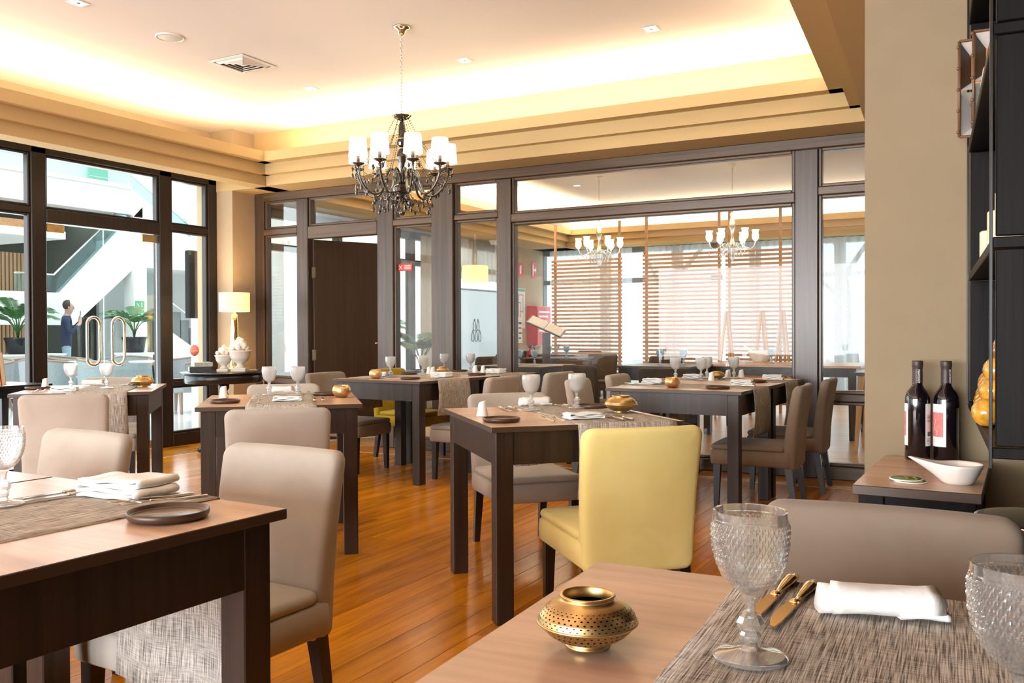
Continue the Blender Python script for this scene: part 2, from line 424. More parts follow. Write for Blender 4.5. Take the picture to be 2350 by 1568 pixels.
    def slab(s, hw, hh, rad, th, er, fn=None, nc=5, rings=4, m=0, bulge=0.0):
        """Soft rounded slab in the x/z plane, thickness along y; fn bends every point."""
        def outline(inset):
            w, h = hw - inset, hh - inset; r = max(rad - inset, 0.004); pts = []
            for (sx, sz, a0) in ((1, 1, 0), (-1, 1, pi/2), (-1, -1, pi), (1, -1, 3*pi/2)):
                for k in range(nc + 1):
                    a = a0 + pi / 2 * k / nc
                    pts.append((sx*(w-r) + r*cos(a), sz*(h-r) + r*sin(a)))
                # extra points along the straight runs
                nx = {0: (-1, 1), pi/2: (-1, -1), pi: (1, -1), 3*pi/2: (1, 1)}[a0]
                q = (nx[0]*(w-r) + (0 if a0 in (0, pi) else nx[0]*r), nx[1]*(h-r) + (nx[1]*r if a0 in (0, pi) else 0))
                p0 = pts[-1]
                for k in range(1, 5): pts.append((p0[0] + (q[0]-p0[0])*k/5, p0[1] + (q[1]-p0[1])*k/5))
            return pts
        layers = []
        for side in (1, -1):
            L = []
            for k in range(rings):
                f = (k + 1) / rings
                ins = er + (min(hw, hh) - er) * 0.0
                o = outline(er)
                L.append(([(x*f, z*f) for x, z in o], side * (th/2 + bulge * (1 - f * f))))
            for k in range(1, 3):
                a = pi / 2 * k / 3
                L.append((outline(er * (1 - sin(a))), side * (th/2 - er * (1 - cos(a)))))
            layers.append(L)
        seq = layers[0] + [(outline(0), 0.0)] + layers[1][::-1]
        n = len(seq[0][0]); vs = []; fs = []
        for o, y in seq: vs += [(x, y, z) for x, z in o]
        for k in range(len(seq) - 1):
            for i in range(n): fs.append((k*n+i, k*n+(i+1) % n, (k+1)*n+(i+1) % n, (k+1)*n+i))
        c0 = len(vs); vs += [(0, th/2 + bulge, 0), (0, -th/2 - bulge, 0)]; last = (len(seq)-1)*n
        for i in range(n):
            fs.append((c0, (i+1) % n, i)); fs.append((c0+1, last+i, last+(i+1) % n))
        if fn: vs = [fn(*p) for p in vs]
        return s.add(vs, fs, True, m)
    def xf(s, mat):
        s.v = [tuple(mat @ Vector(p)) for p in s.v]; return s
    def join(s, o, mat=None):
        vs = o.v if mat is None else [tuple(mat @ Vector(p)) for p in o.v]
        off = len(s.v); s.v += vs
        s.f += [tuple(i + off for i in f) for f in o.f]; s.sm += o.sm; s.mi += o.mi
        return s
    def mesh(s, name, mats, fix=True):
        me = bpy.data.meshes.new(name)
        me.from_pydata(s.v, [], s.f)
        for k in ([mats] if isinstance(mats, str) else mats): me.materials.append(MATS[k])
        me.polygons.foreach_set('use_smooth', s.sm); me.polygons.foreach_set('material_index', s.mi)
        if s.uv:
            u = me.uv_layers.new(name='UVMap')
            for p in me.polygons:
                for li, vi in zip(p.loop_indices, p.vertices): u.data[li].uv = s.uv[vi]
        if fix:
            b = bmesh.new(); b.from_mesh(me); bmesh.ops.recalc_face_normals(b, faces=b.faces); b.to_mesh(me); b.free()
        me.update(); return me

def tag(o, label=None, cat=None, group=None, kind=None):
    if label: o['label'] = label
    if cat: o['category'] = cat
    if group: o['group'] = group
    if kind: o['kind'] = kind
    return o
def link(name, data, parent=None, loc=(0, 0, 0), rz=0.0):
    o = bpy.data.objects.new(name, data); COL.objects.link(o)
    o.location = loc; o.rotation_euler = (0, 0, rz)
    if parent is not None: o.parent = parent
    return o
def build(name, mb, mats, parent=None, **kw):
    return link(name, mb.mesh(name, mats), parent, **kw)
def struct(name, mb, mats, parent=None):
    o = build(name, mb, mats, parent)
    if parent is None: o['kind'] = 'structure'
    return o
def root(name, label, cat, loc, rz=0.0, group=None):
    return tag(link(name, None, None, loc, rz), label, cat, group)
def inst(kit, name, label, cat, loc, rz=0.0, group=None, scale=1.0):
    """A thing from a kit: [(part, mesh, [(sub, mesh)...])...]; copies share their meshes."""
    if len(kit) == 1 and not kit[0][2]:
        o = tag(link(name, kit[0][1], None, loc, rz), label, cat, group)
    else:
        o = root(name, label, cat, loc, rz, group)
        for pn, me, subs in kit:
            p = link(pn, me, o)
            for sn, sme in subs: link(sn, sme, p)
    if scale != 1.0: o.scale = (scale,) * 3
    return o

# ------------------------------------------------------------------ the setting: floor
ZT = 0.78          # table height
fl = MB().box(-7.47, 1.7, -6.9, 7.2, -.12, -.008)
floor = struct('floor', fl, 'floor_oak')
rnd = random.Random(3)
PW, PL = .122, 1.62
plank_mesh = {}
def plank(L, w, along_y, mat):
    key = (round(L, 2), w, along_y, mat)
    if key not in plank_mesh:
        b = MB()
        if along_y: b.box(-w/2 + .0006, w/2 - .0006, -key[0]/2 + .0006, key[0]/2 - .0006, -.012, 0, bev=.0009)
        else: b.box(-key[0]/2 + .0006, key[0]/2 - .0006, -w/2 + .0006, w/2 - .0006, -.012, 0, bev=.0009)
        plank_mesh[key] = b.mesh('plank', mat)
    return plank_mesh[key]
x = -6.735 + PW / 2; n_pl = 0
rest = MB().box(-1e-3, 1e-3, 0, 1e-3, -.010, -.009)
while x < .30:
    y = .35 - round(rnd.uniform(0, PL), 1)
    while y < 6.79:
        y1 = min(y + PL, 6.79); ys = max(y, .35)
        if y1 - ys > .05:
            L = round(y1 - ys, 2)
            link('plank', plank(L, PW, True, 'floor_oak'), floor, (x, (ys + y1) / 2, 0)); n_pl += 1
        y = y1
    x += PW
for k in range(3):
    w = .122
    for xs in (-6.72, -5.2, -3.65, -2.1):
        link('plank', plank(1.5, w, False, 'floor_oak_x'), floor, (xs + .76, 6.832 + w * (k + .5) - .004, 0))
for k in range(5):
    for ys in (3.2, 4.8, 6.4):
        link('plank', plank(1.58 if ys < 6 else .42, .128, True, 'floor_oak'), floor, (-7.385 + .128 * k + .064, ys + (.79 if ys < 6 else .21), 0))
struct('inlay_strip', MB().box(-6.752, -6.737, -3, 6.81, -.012, .0008), 'inlay', floor)
struct('inlay_strip', MB().box(-6.752, 1.6, 6.795, 6.810, -.012, .0008), 'inlay', floor)

# walls and pillars
struct('wall_left', MB().box(-7.52, -7.40, -6.9, 6.877, 2.80, 3.3).box(-7.6, -7.075, 6.877, 7.2, 0, 3.3), 'wall_tan')
struct('wall_back', MB().box(-7.6, .0, 7.2, 7.32, 2.652, 3.3), 'soffit_paint')
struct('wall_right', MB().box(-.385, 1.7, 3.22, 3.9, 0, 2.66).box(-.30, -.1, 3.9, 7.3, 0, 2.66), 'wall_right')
struct('wall_right_side', MB().box(.30, .42, -6.8, 3.22, 0, 3.3), 'black_shelf')  # out of view; its black is chosen to cut bounce light
# wall behind the viewer, with three wide windows
wf = MB().box(-7.6, .4, -6.95, -6.8, 2.6, 3.3).box(-7.6, .4, -6.95, -6.8, 0, .3)
for a, b in ((-7.6, -7.0), (-5.2, -4.7), (-2.7, -2.2), (-.2, .42)): wf.box(a, b, -6.95, -6.8, .3, 2.6)
struct('wall_front', wf, 'wall_tan')
struct('ceiling', MB().box(-7.6, 1.7, -6.95, 7.3, 3.30, 3.42), 'ceiling_paint')

# stepped soffit round the room: each step sticks out further than the one below
YR = radians(3.16)
def soffit():
    zs = (2.65, 2.751, 2.855, 2.95)
    lx = (-6.56, -6.487, -6.382); by = (6.83, 6.75, 6.632)
    b = MB()
    for k in range(3):
        b.box(-6.76, lx[k], -6.8, 7.19, zs[k], zs[k+1] if k < 2 else 2.87)
        if k == 2: b.box(lx[k] - .03, lx[k], -6.8, 7.19, 2.87, 2.95)
    b.box(-7.5, -6.75, -6.8, 7.19, 2.85, 2.87)
    struct('trim_1', b, 'soffit_paint')
    b = MB()
    for k in range(3):
        b.box(-6.55, -.2, by[k], 7.19, zs[k], zs[k+1] if k < 2 else 2.87)
        if k == 2: b.box(-6.55, -.2, by[k], by[k] + .03, 2.87, 2.95)
    b.box(-7.5, -6.55, 6.868, 7.19, 2.65, 2.86)
    struct('trim_2', b, 'soffit_paint')
    b = MB(); rx = (-.815, -.915, -1.045)
    for k in range(3):
        def poly(x0, x1):
            q = lambda xx, yy: (xx - (yy - 6.8) * math.tan(YR), yy)
            return [q(x0, -6.8), (1.6, -6.8), (1.6, 7.19), q(x0, 7.19)] if x1 is None else [q(x0, -6.8), q(x1, -6.8), q(x1, 7.19), q(x0, 7.19)]
        b.prism(poly(rx[k], None), zs[k], zs[k+1] if k < 2 else 2.87)
        if k == 2: b.prism(poly(rx[k], rx[k] + .03), 2.87, 2.95)
    struct('trim_3', b, 'soffit_paint')
    b = MB()
    for k in range(3):
        b.box(-6.6, -.5, -6.8, -6.0 + k * .09, zs[k], zs[k+1] if k < 2 else 2.87)
    struct('trim_4', b, 'soffit_paint')
soffit()

# ------------------------------------------------------------------ glazed partition to the far room
def frame_set(name, label_members, panes, glass, axis, front, depth, dark=False):
    """One glazed unit: frame members and glass panes as parts of it.
    axis 'x': along X at Y=front..; axis 'y': along Y at X=front (depth negative)."""
    o = root(name, None, None, (0, 0, 0)); o['kind'] = 'structure'
    for pn, (u0, u1, z0, z1), rec in label_members:
        a, c = sorted((front + rec * (1 if depth > 0 else -1), front + depth - rec * (1 if depth > 0 else -1)))
        b = MB()
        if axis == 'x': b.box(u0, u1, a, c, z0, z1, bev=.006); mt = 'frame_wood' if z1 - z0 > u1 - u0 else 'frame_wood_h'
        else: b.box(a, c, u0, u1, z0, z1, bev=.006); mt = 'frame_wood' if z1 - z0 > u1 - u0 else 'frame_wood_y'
        build(pn, b, 'frame_wood_shaded' if dark else mt, o)
    mid = front + depth * .55
    for (u0, u1, z0, z1) in panes:
        b = MB()
        if axis == 'x': b.box(u0, u1, mid - .003, mid + .003, z0, z1)
        else: b.box(mid - .003, mid + .003, u0, u1, z0, z1)
        build('pane', b, glass, o)
    return o
def unit(u0, u1, rows, stop=.028):
    """Glass beads round each pane of a unit between posts; rows = [(z0, z1)...]"""
    mem = []; pn = []
    for z0, z1 in rows:
        mem += [('glazing_bead', (u0, u0 + stop, z0, z1), .018), ('glazing_bead', (u1 - stop, u1, z0, z1), .018),
                ('glazing_bead', (u0 + stop, u1 - stop, z1 - stop, z1), .018), ('glazing_bead', (u0 + stop, u1 - stop, z0, z0 + stop), .018)]
        pn.append((u0 + .004, u1 - .004, z0 + .004, z1 - .004))
    return mem, pn
FY, FD = 7.2, .11
# posts and rails that all units share
posts = [('post', (-7.075, -6.945, 0, 2.652), 0), ('post', (-6.476, -6.332, .0, 2.56), 0), ('post', (-5.432, -5.235, 0, 2.56), 0),
         ('post', (-4.77, -4.525, 0, 2.56), -.02), ('post', (-4.045, -3.905, 0, 2.56), 0), ('post', (-1.375, -1.20, 0, 2.56), 0)]
rails = [('head_rail', (-6.945, -.3, 2.565, 2.652), 0), ('bottom_rail', (-6.945, -6.476, 0, .10), 0), ('bottom_rail', (-5.235, -4.77, 0, .10), 0),
         ('bottom_rail', (-4.525, -4.045, 0, .10), 0), ('bottom_rail', (-3.905, -1.375, 0, .10), -.01), ('bottom_rail', (-1.20, -.3, 0, .10), -.01),
         ('transom', (-6.945, -6.476, 2.20, 2.262), 0), ('transom', (-6.332, -5.432, 2.132, 2.262), 0), ('transom', (-5.235, -4.77, 2.20, 2.262), 0),
         ('transom', (-4.525, -4.045, 2.21, 2.262), 0), ('transom', (-3.905, -1.375, 2.155, 2.232), 0), ('transom', (-1.20, -.3, 2.20, 2.262), 0),
         ('mid_rail', (-6.945, -6.476, .60, .66), .01), ('mid_rail', (-4.525, -4.045, .60, .66), .01), ('mid_rail', (-1.20, -.3, .60, .66), .01)]
frame_set('window_1', posts + rails, [], 'window_glass', 'x', FY, FD)
UN = [(-6.945, -6.476, [(.10, .60), (.66, 2.20), (2.262, 2.565)]), (-6.332, -5.432, [(2.262, 2.565)]), (-5.235, -4.77, [(.10, 2.20), (2.262, 2.565)]),
      (-4.525, -4.045, [(.10, .60), (.66, 2.21), (2.262, 2.565)]), (-3.905, -1.375, [(.10, 2.155), (2.232, 2.565)]), (-1.20, -.3, [(.10, .60), (.66, 2.20), (2.262, 2.565)])]
for k, (a, b_, rows) in enumerate(UN):
    mem, pn = unit(a, b_, rows, .026)
    frame_set('window_%d' % (k + 2), mem, pn, 'window_glass', 'x', FY, FD)

# wooden door standing ajar into the far room
d2 = root('door_2', None, None, (-6.318, 7.25, 0), radians(63)); d2['kind'] = 'structure'
build('door_leaf', MB().box(.012, .87, -.022, .022, .006, 2.125, bev=.003), 'door_wood', d2)
for z in (.85, 1.72, .25):
    h = build('hinge', MB().tube([(0, -.012, z), (0, -.012, z + .12)], .010, 10).box(-.012, .03, -.026, -.022, z + .005, z + .115), 'steel', d2)
build('door_handle', MB().tube([(.80, -.022, 1.03), (.80, -.07, 1.03), (.69, -.07, 1.03)], .009, 8), 'steel', d2)

# ------------------------------------------------------------------ glazing to the lobby with its pair of glass doors
LX, LD = -7.30, -.10
lp = [('post', (4.79, 4.93, 0, 2.77), 0), ('post', (6.134, 6.283, 0, 2.77), 0), ('post', (6.76, 6.877, 0, 2.77), 0), ('post', (3.0, 3.14, 0, 2.77), 0), ('post', (-6.8, -6.7, 0, 2.77), 0), ('post', (.9, 1.04, 0, 2.77), 0),
      ('head_rail', (-6.8, 6.877, 2.715, 2.79), 0), ('transom', (4.93, 6.134, 2.125, 2.245), 0), ('transom', (6.283, 6.76, 2.19, 2.248), 0), ('transom', (3.14, 4.79, 2.19, 2.248), 0), ('transom', (-6.7, 3.0, 2.19, 2.248), 0),
      ('mid_rail', (6.283, 6.76, .61, .66), .0), ('bottom_rail', (6.283, 6.76, 0, .13), 0), ('bottom_rail', (3.14, 4.79, 0, .13), 0), ('bottom_rail', (-6.7, 3.0, 0, .13), 0)]
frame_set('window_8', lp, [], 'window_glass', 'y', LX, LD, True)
for k, (a, b_, rows) in enumerate([(6.283, 6.76, [(.13, .61), (.66, 2.19), (2.248, 2.715)]), (4.93, 6.134, [(2.245, 2.715)]), (3.14, 4.79, [(.13, 2.19), (2.248, 2.715)]), (-6.7, 3.0, [(.13, 2.19), (2.248, 2.715)])]):
    mem, pn = unit(a, b_, rows, .022)
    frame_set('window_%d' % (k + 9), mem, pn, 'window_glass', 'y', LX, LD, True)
d1 = root('door_1', None, None, (LX - .05, 0, 0)); d1['kind'] = 'structure'
for (y0, y1, hy, py) in ((4.937, 5.528, 5.378, 4.95), (5.534, 6.127, 5.643, 5.95)):
    lf = build('door_leaf', MB().box(-.006, .006, y0, y1, .012, 2.118), 'door_glass', d1)
    pts = []
    for k in range(33):
        a = 2 * pi * k / 32; yy = .066 * cos(a); zz = .066 * sin(a)
        zz += .155 if sin(a) >= -1e-9 and k <= 16 else -.155
        pts.append((.055, hy + yy, 1.075 + zz))
    pts[-1] = (.055, hy + .066, 1.075 - .155); pts.append((.055, hy + .066, 1.075 + .155))
    build('handle', MB().tube(pts, .013, 10).tube([(.0, hy, 1.29), (.055, hy, 1.295)], .010, 8).tube([(.0, hy, .86), (.055, hy, .855)], .010, 8), 'steel', lf)
    build('patch_fitting', MB().box(-.02, .02, py, py + .17, 2.045, 2.118, bev=.004), 'brass', lf)
    build('patch_fitting', MB().box(-.02, .02, py, py + .17, .012, .085, bev=.004), 'steel', lf)

# ------------------------------------------------------------------ tables
def table_kit(w=.82, d=.90, z=ZT):
    t = .022; hw, hd = w / 2, d / 2
    top = MB().box(-hw, hw, -hd, hd, z - t, z, m=1, bev=.0015)
    top.mi = [0 if all(abs(top.v[i][2] - z) < 1e-6 for i in f) else 1 for f in top.f]
    k = [('tabletop', top.mesh('tabletop', ['tabletop_wood', 'tabletop_edge']), [])]
    a = .024; lw = .072; ah = .13
    for s in (-1, 1):
        k.append(('apron', MB().box(-hw+a+lw, hw-a-lw, s*(hd-a-.012)-.011, s*(hd-a-.012)+.011, z-t-ah, z-t).mesh('apron', 'table_dark'), []))
        k.append(('apron', MB().box(s*(hw-a-.012)-.011, s*(hw-a-.012)+.011, -hd+a+lw, hd-a-lw, z-t-ah, z-t).mesh('apron', 'table_dark'), []))
    for sx in (-1, 1):
        for sy in (-1, 1):
            x0, y0 = sx*(hw-a-lw/2), sy*(hd-a-lw/2)
            k.append(('leg', MB().box(x0-lw/2, x0+lw/2, y0-lw/2, y0+lw/2, 0, z-t, bev=.003).mesh('leg', 'table_dark'), []))
    return k
TK = table_kit()
TABLES = {}
def table(key, x, y, deg, label, group):
    TABLES[key] = (x, y, radians(deg))
    return inst(TK, 'dining_table', label, 'table', (x, y, 0), radians(deg), group)
def loc(key, u, v, z=ZT):
    x, y, t = TABLES[key]
    return (x + u*cos(t) - v*sin(t), y + u*sin(t) + v*cos(t), z)
G1 = 'dining tables set for lunch'
table('C', -1.727, 3.586, 44.5, 'dark-legged square dining table in front of the yellow chair, white shaker at its corner', G1)
table('T3', -3.467, 3.725, 42.0, 'dark-legged dining table with a round gold candle holder, left of the open floor', G1)
table('T0', -5.288, 3.899, 44.2, 'dark-legged dining table nearest the glass doors, with a squat brass candle holder', G1)
table('T1', -1.735, .985, -2.5, 'dark dining table cut off at the lower left corner, round brown plate near its edge', G1)
table('T1b', -2.565, 1.02, -2.5, 'dining table joined to the left of the lower left one, mostly out of the picture', G1)
table('T6', -.132, .885, 2.2, 'wood-topped dining table in the right foreground with a perforated brass pot', G1)
table('T4a', -4.16, 5.93, 85, 'dining table before the open wooden door, nearer one of the joined pair', G1)
table('T4b', -4.088, 6.757, 85, 'dining table against the partition beside the wide post, further one of the joined pair', G1)
table('T5a', -1.775, 5.81, 88, 'dining table below the large window with a round gold pot, nearer of the pair', G1)
table('T5b', -1.746, 6.638, 88, 'dining table right under the large window, further one of the joined pair', G1)

# ------------------------------------------------------------------ chairs
def chair_kit(fab):
    k = []
    def bend(x, y, z):      # seat shell: slight taper to the rear
        return (x * (1 - .05 * (.2 - z)), z + .02, .345 + y)
    b = MB().slab(.228, .255, .03, .10, .022, fn=lambda x, y, z: (x, z + .015, .348 + y), rings=3)
    k.append(('seat_frame', b.mesh('seat_frame', fab), []))
    b = MB().slab(.224, .232, .035, .035, .017, fn=lambda x, y, z: (x, z + .035, .412 + y + .004 * cos(x * 6)), rings=5, bulge=.014)
    k.append(('seat_cushion', b.mesh('seat_cushion', fab), []))
    def back(x, y, z):
        t = (z + .272) / .544               # 0 bottom .. 1 top
        xx = x * (.955 + .075 * t)
        cv = .030 * (1 - (x / .23) ** 2) * (.25 + .75 * t)   # the back wraps round the sitter
        yy = y * (1.12 - .30 * t) - .232 - .055 * t * t - cv + .012
        return (xx, yy, z + .272 + .276)
    b = MB().slab(.228, .272, .042, .072, .026, fn=back, nc=5, rings=6, bulge=.004)
    k.append(('backrest', b.mesh('backrest', fab), []))
    for sx in (-1, 1):
        k.append(('leg', MB().frustum(sx*.19, .225, 0, .31, .015, .022, dx=sx*.004, dy=.006).mesh('leg', 'leg_black'), []))
        k.append(('leg', MB().frustum(sx*.185, -.215, 0, .30, .015, .022, dx=sx*.004, dy=-.045).mesh('leg', 'leg_black'), []))
    return k
CK = {f: chair_kit(f) for f in ('velvet_beige', 'velvet_yellow', 'velvet_taupe', 'velvet_mustard', 'velvet_dark')}
G2 = 'upholstered dining chairs in the near room'
def chair(fab, x, y, deg, label, group=G2, s=1.0):
    o = inst(CK[fab], 'dining_chair', label, 'chair', (x, y, 0), radians(deg), group, s)
    o.scale = (s, s, s * .985)
    return o
def chair_at(key, u, v, fab, label, turn=0):
    p = loc(key, u, v, 0); d = math.degrees(TABLES[key][2])
    return chair(fab, p[0], p[1], d + (0 if v < 0 else 180) + turn, label)
chair_at('C', .055, -.55, 'velvet_yellow', 'bright yellow velvet dining chair with its back turned, in the middle of the room')
chair_at('C', .075, .72, 'velvet_beige', 'beige velvet chair opposite the bright yellow chair, across the table', 2)
chair_at('T3', -.01, -.66, 'velvet_beige', 'beige chair with its back turned at the table with the gold candle holder', 2)
chair_at('T3', -.005, .72, 'velvet_beige', 'beige chair on the far side of the table with the gold candle holder', 0)
chair_at('T0', -.01, -.70, 'velvet_beige', 'beige chair with its back turned at the table nearest the glass doors', 3)
chair_at('T0', -.02, .70, 'velvet_beige', 'beige chair in front of the glass door handles', 0)
chair('velvet_beige', -1.885, 1.745, 178, 'large pale beige chair in the left foreground beside the brown plate')
chair('velvet_beige', -2.80, 1.75, 177, 'beige chair at the left edge behind the foreground wine goblet')
chair('velvet_taupe', -.178, 1.575, 181, 'taupe chair in the right foreground behind the rolled napkin')
chair('velvet_taupe', -4.76, 5.93, -92, 'taupe chair standing before the open wooden door')
chair('velvet_mustard', -4.74, 6.78, -95, 'mustard yellow chair at the far table by the open door')
chair('velvet_beige', -3.60, 6.0, 88, 'beige chair tucked under the hanging runner of the table by the door')
chair('velvet_beige', -3.52, 6.86, 86, 'beige chair close to the partition behind the two middle goblets')
chair('velvet_beige', -2.38, 5.93, -84, 'beige chair left of the joined tables under the large window, nearer one')
chair('velvet_beige', -2.36, 6.64, -88, 'beige chair left of the joined tables under the large window, further one')
chair('velvet_taupe', -1.345, 5.86, 92, 'taupe chair on the right of the joined tables, nearest the tan pillar')
chair('velvet_taupe', -1.32, 6.72, 92, 'taupe chair behind the other one at the dark post by the tan pillar')

# ------------------------------------------------------------------ table runners
def runner(key, uc, half, ends, label, along='v', seed=0, drop=.27, tag_at=None, width_skew=0.0):
    """Linen strip lying over the table and hanging down at the ends."""
    r = random.Random(seed); d = .45
    x, y, t = TABLES[key]
    segs = []                       # (v, z) centre line
    lo, hi = -d - .004, d + .004
    z0 = ZT + .0025
    if ends[0]:
        for k in range(9): segs.append((lo - .004 - .012 * sin(pi * k / 9), z0 - drop * (1 - k / 9) - .006))
    for k in range(17): segs.append((lo + (hi - lo) * k / 16, z0))
    if ends[1]:
        for k in range(1, 10): segs.append((hi + .004 + .012 * sin(pi * k / 9), z0 - drop * k / 9 - .006))
    nu = 13; ph = r.uniform(0, 6); vs = []; uv = []; ln = 0; prev = None
    for j, (v, z) in enumerate(segs):
        if prev: ln += math.dist(prev, (v, z))
        prev = (v, z); hang = max(0, (z0 - z) / drop)
        for i in range(nu):
            f = i / (nu - 1) * 2 - 1
            u = uc + f * half * (1 + .04 * hang) + width_skew * v + .012 * hang * sin(ph + 2.0 * v)
            off = .010 * hang * sin(f * 4.2 + ph) * (1 if v > 0 else -1)
            vs.append((u, v + off, z + (.0012 * sin(f * 5 + v * 9 + ph) if hang == 0 else .004 * hang * sin(f * 3 + ph))))
            uv.append((f * half, ln))
    b = MB(); n = len(segs)
    th = .0022; top = vs; bot = [(p[0], p[1], p[2]) for p in vs]
    # outward normals per segment for thickness
    for j in range(n):
        a, c = segs[max(j-1, 0)], segs[min(j+1, n-1)]
        tx, tz = c[0] - a[0], c[1] - a[1]; L = math.hypot(tx, tz) or 1
        for i in range(nu):
            p = vs[j*nu+i]; bot[j*nu+i] = (p[0], p[1] + th * tz / L, p[2] - th * tx / L)
    N = n * nu; allv = top + bot; fs = []
    for j in range(n - 1):
        for i in range(nu - 1):
            a = j*nu+i; fs.append((a, a+1, a+nu+1, a+nu)); fs.append((N+a, N+a+nu, N+a+nu+1, N+a+1))
        for i in (0, nu - 1): a = j*nu+i; fs.append((a, a+nu, N+a+nu, N+a))
    for j in (0, n - 1):
        for i in range(nu - 1): a = j*nu+i; fs.append((a, a+1, N+a+1, N+a))
    b.add(allv, fs, True); b.uv = uv + uv
    o = tag(build('table_runner', b, 'runner_linen', None, loc=(x, y, 0), rz=t), label, 'table runner', 'grey-beige linen table runners')
    if tag_at:
        u, v, z = tag_at
        build('care_tag', MB().box(u - .016, u + .016, v - .002, v + .002, z - .036, z + .036, bev=.001), 'paper_white', o)
    return o
runner('T6', .005, .185, (False, True), 'linen runner under the rolled napkin in the right foreground', seed=1)
runner('T1', .005, .195, (False, True), 'linen runner on the lower left table, its grey end hanging with a white tag', seed=2, tag_at=(.150, .474, .375), drop=.47)
runner('C', .16, .215, (True, True), 'linen runner hanging beside the bright yellow chair', seed=3, drop=.29)
runner('T3', .005, .175, (True, True), 'linen runner on the table with the gold candle holder', seed=4)
runner('T0', .09, .175, (True, True), 'linen runner on the table nearest the glass doors', seed=5, tag_at=(.02, .472, .56))
runner('T4a', .0, .20, (True, True), 'linen runner hanging from the near table by the open door', seed=6, drop=.27)
runner('T4b', .0, .19, (True, True), 'linen runner on the far table by the wide post', seed=7, drop=.2)
runner('T5a', .02, .19, (True, True), 'linen runner hanging beside the taupe chair, nearer one', seed=8, drop=.30)
runner('T5b', .02, .19, (True, True), 'linen runner on the table right under the large window', seed=9, drop=.30)

# ------------------------------------------------------------------ goblets
def goblet_kit(n, rows, mat, detail=True):
    H = .165
    def bowl():
        prof = [(.0, .072), (.012, .074), (.022, .081), (.031, .094), (.037, .108), (.0405, .124), (.0415, .140), (.0405, .165)]
        def R(z):
            for (r0, z0), (r1, z1) in zip(prof, prof[1:]):
                if z <= z1: return r0 + (r1 - r0) * (z - z0) / (z1 - z0)
            return prof[-1][0]
        zs = [.0725 + (.165 - .0725) * (j / (rows - 1)) ** .8 for j in range(rows)]
        nd = max(8, n // 4)
        def out(i, z, j):
            r = R(z)
            if detail and .086 < z < .152:
                t = i / n * nd; q = (z - .086) / .0062
                a = abs(((t + q / 2) % 1) - .5) * 2; c = abs(((t - q / 2) % 1) - .5) * 2
                r += (.0026 if n > 100 else .0016) * min(a, c)
            elif detail and .152 <= z < .156: r += .0008
            return r
        vs = []; fs = []
        for j, z in enumerate(zs):
            for i in range(n):
                a = 2 * pi * i / n; r = out(i, z, j); vs.append((r * cos(a), r * sin(a), z))
        m = len(zs)
        for j in range(m - 1):
            for i in range(n): fs.append((j*n+i, j*n+(i+1) % n, (j+1)*n+(i+1) % n, (j+1)*n+i))
        inner = [(.0, .0790), (.014, .082), (.024, .092), (.033, .106), (.0372, .124), (.0385, .140), (.0380, .1645)]
        o = len(vs); k = len(inner)
        for r, z in inner:
            for i in range(n):
                a = 2 * pi * i / n; vs.append((max(r, 1e-4) * cos(a), max(r, 1e-4) * sin(a), z))
        for j in range(k - 1):
            for i in range(n): fs.append((o+j*n+i, o+(j+1)*n+i, o+(j+1)*n+(i+1) % n, o+j*n+(i+1) % n))
        for i in range(n): fs.append(((m-1)*n+i, (m-1)*n+(i+1) % n, o+(k-1)*n+(i+1) % n, o+(k-1)*n+i))
        return MB().add(vs, fs, n < 100)
    nn = max(12, n // 3)
    stem = MB().lathe([(.0115, .0725), (.008, .066), (.0062, .058), (.0066, .052), (.0125, .047), (.0165, .040), (.0145, .034), (.010, .030), (.0125, .026), (.0115, .020), (.008, .014), (.012, .009)], 10, smooth=False)
    foot = MB().lathe([(.012, .010), (.020, .0075), (.036, .0045), (.0415, .003), (.0415, .0005), (.0, .0005)], nn, smooth=True)
    return [('bowl', bowl().mesh('bowl', mat), []), ('stem', stem.mesh('stem', mat), []), ('foot', foot.mesh('foot', mat), [])]
GK_near = goblet_kit(168, 64, 'crystal')
GK_far = goblet_kit(48, 14, 'crystal_far')
GK_blue = goblet_kit(32, 10, 'crystal_blue', False)
GG = 'cut-glass wine goblets'
def goblet(p, label, kit=None, group=GG, rz=0.0, s=1.0):
    return inst(kit or GK_far, 'wine_goblet', label, 'goblet', (p[0], p[1], (p[2] if len(p) > 2 else ZT) + .0045), rz, group, s)
goblet((-.239, .999), 'large cut-glass goblet beside the two gold knives in the foreground', GK_near)
goblet((.022, .874), 'cut-glass goblet cut off at the lower right edge of the picture', GK_near)
goblet((-1.86, 1.151), 'cut-glass goblet cut off at the left edge of the picture', GK_near)
goblet((-1.889, 3.674), 'cut-glass goblet before the rolled napkin on the table by the yellow chair')
goblet((-1.746, 3.873), 'cut-glass goblet between napkin and brown plate, behind the yellow chair')
goblet((-3.74, 3.914), 'left goblet on the table with the gold candle holder')
goblet((-3.586, 3.987), 'right goblet on the table with the gold candle holder')
goblet((-5.388, 3.80), 'left goblet on the table nearest the glass doors')
goblet((-5.164, 3.902), 'right goblet on the table nearest the glass doors')
goblet((-4.346, 5.935), 'goblet in front of the mustard yellow chair')
goblet((-4.267, 6.286), 'goblet in front of the beige curtain, left of the wide post')
goblet((-4.445, 6.90), 'goblet standing in front of the wide dark post')
goblet((-4.21, 6.98), 'goblet in front of the frosted pane with the drop emblem')
goblet((-2.105, 6.47), 'leftmost goblet on the joined tables under the large window')
goblet((-1.912, 6.481), 'goblet beside the white shaker on the joined tables under the large window')
goblet((-1.96, 6.80), 'goblet behind another one on the joined tables under the large window')
goblet((-1.76, 6.84), 'rightmost goblet on the joined tables under the large window')

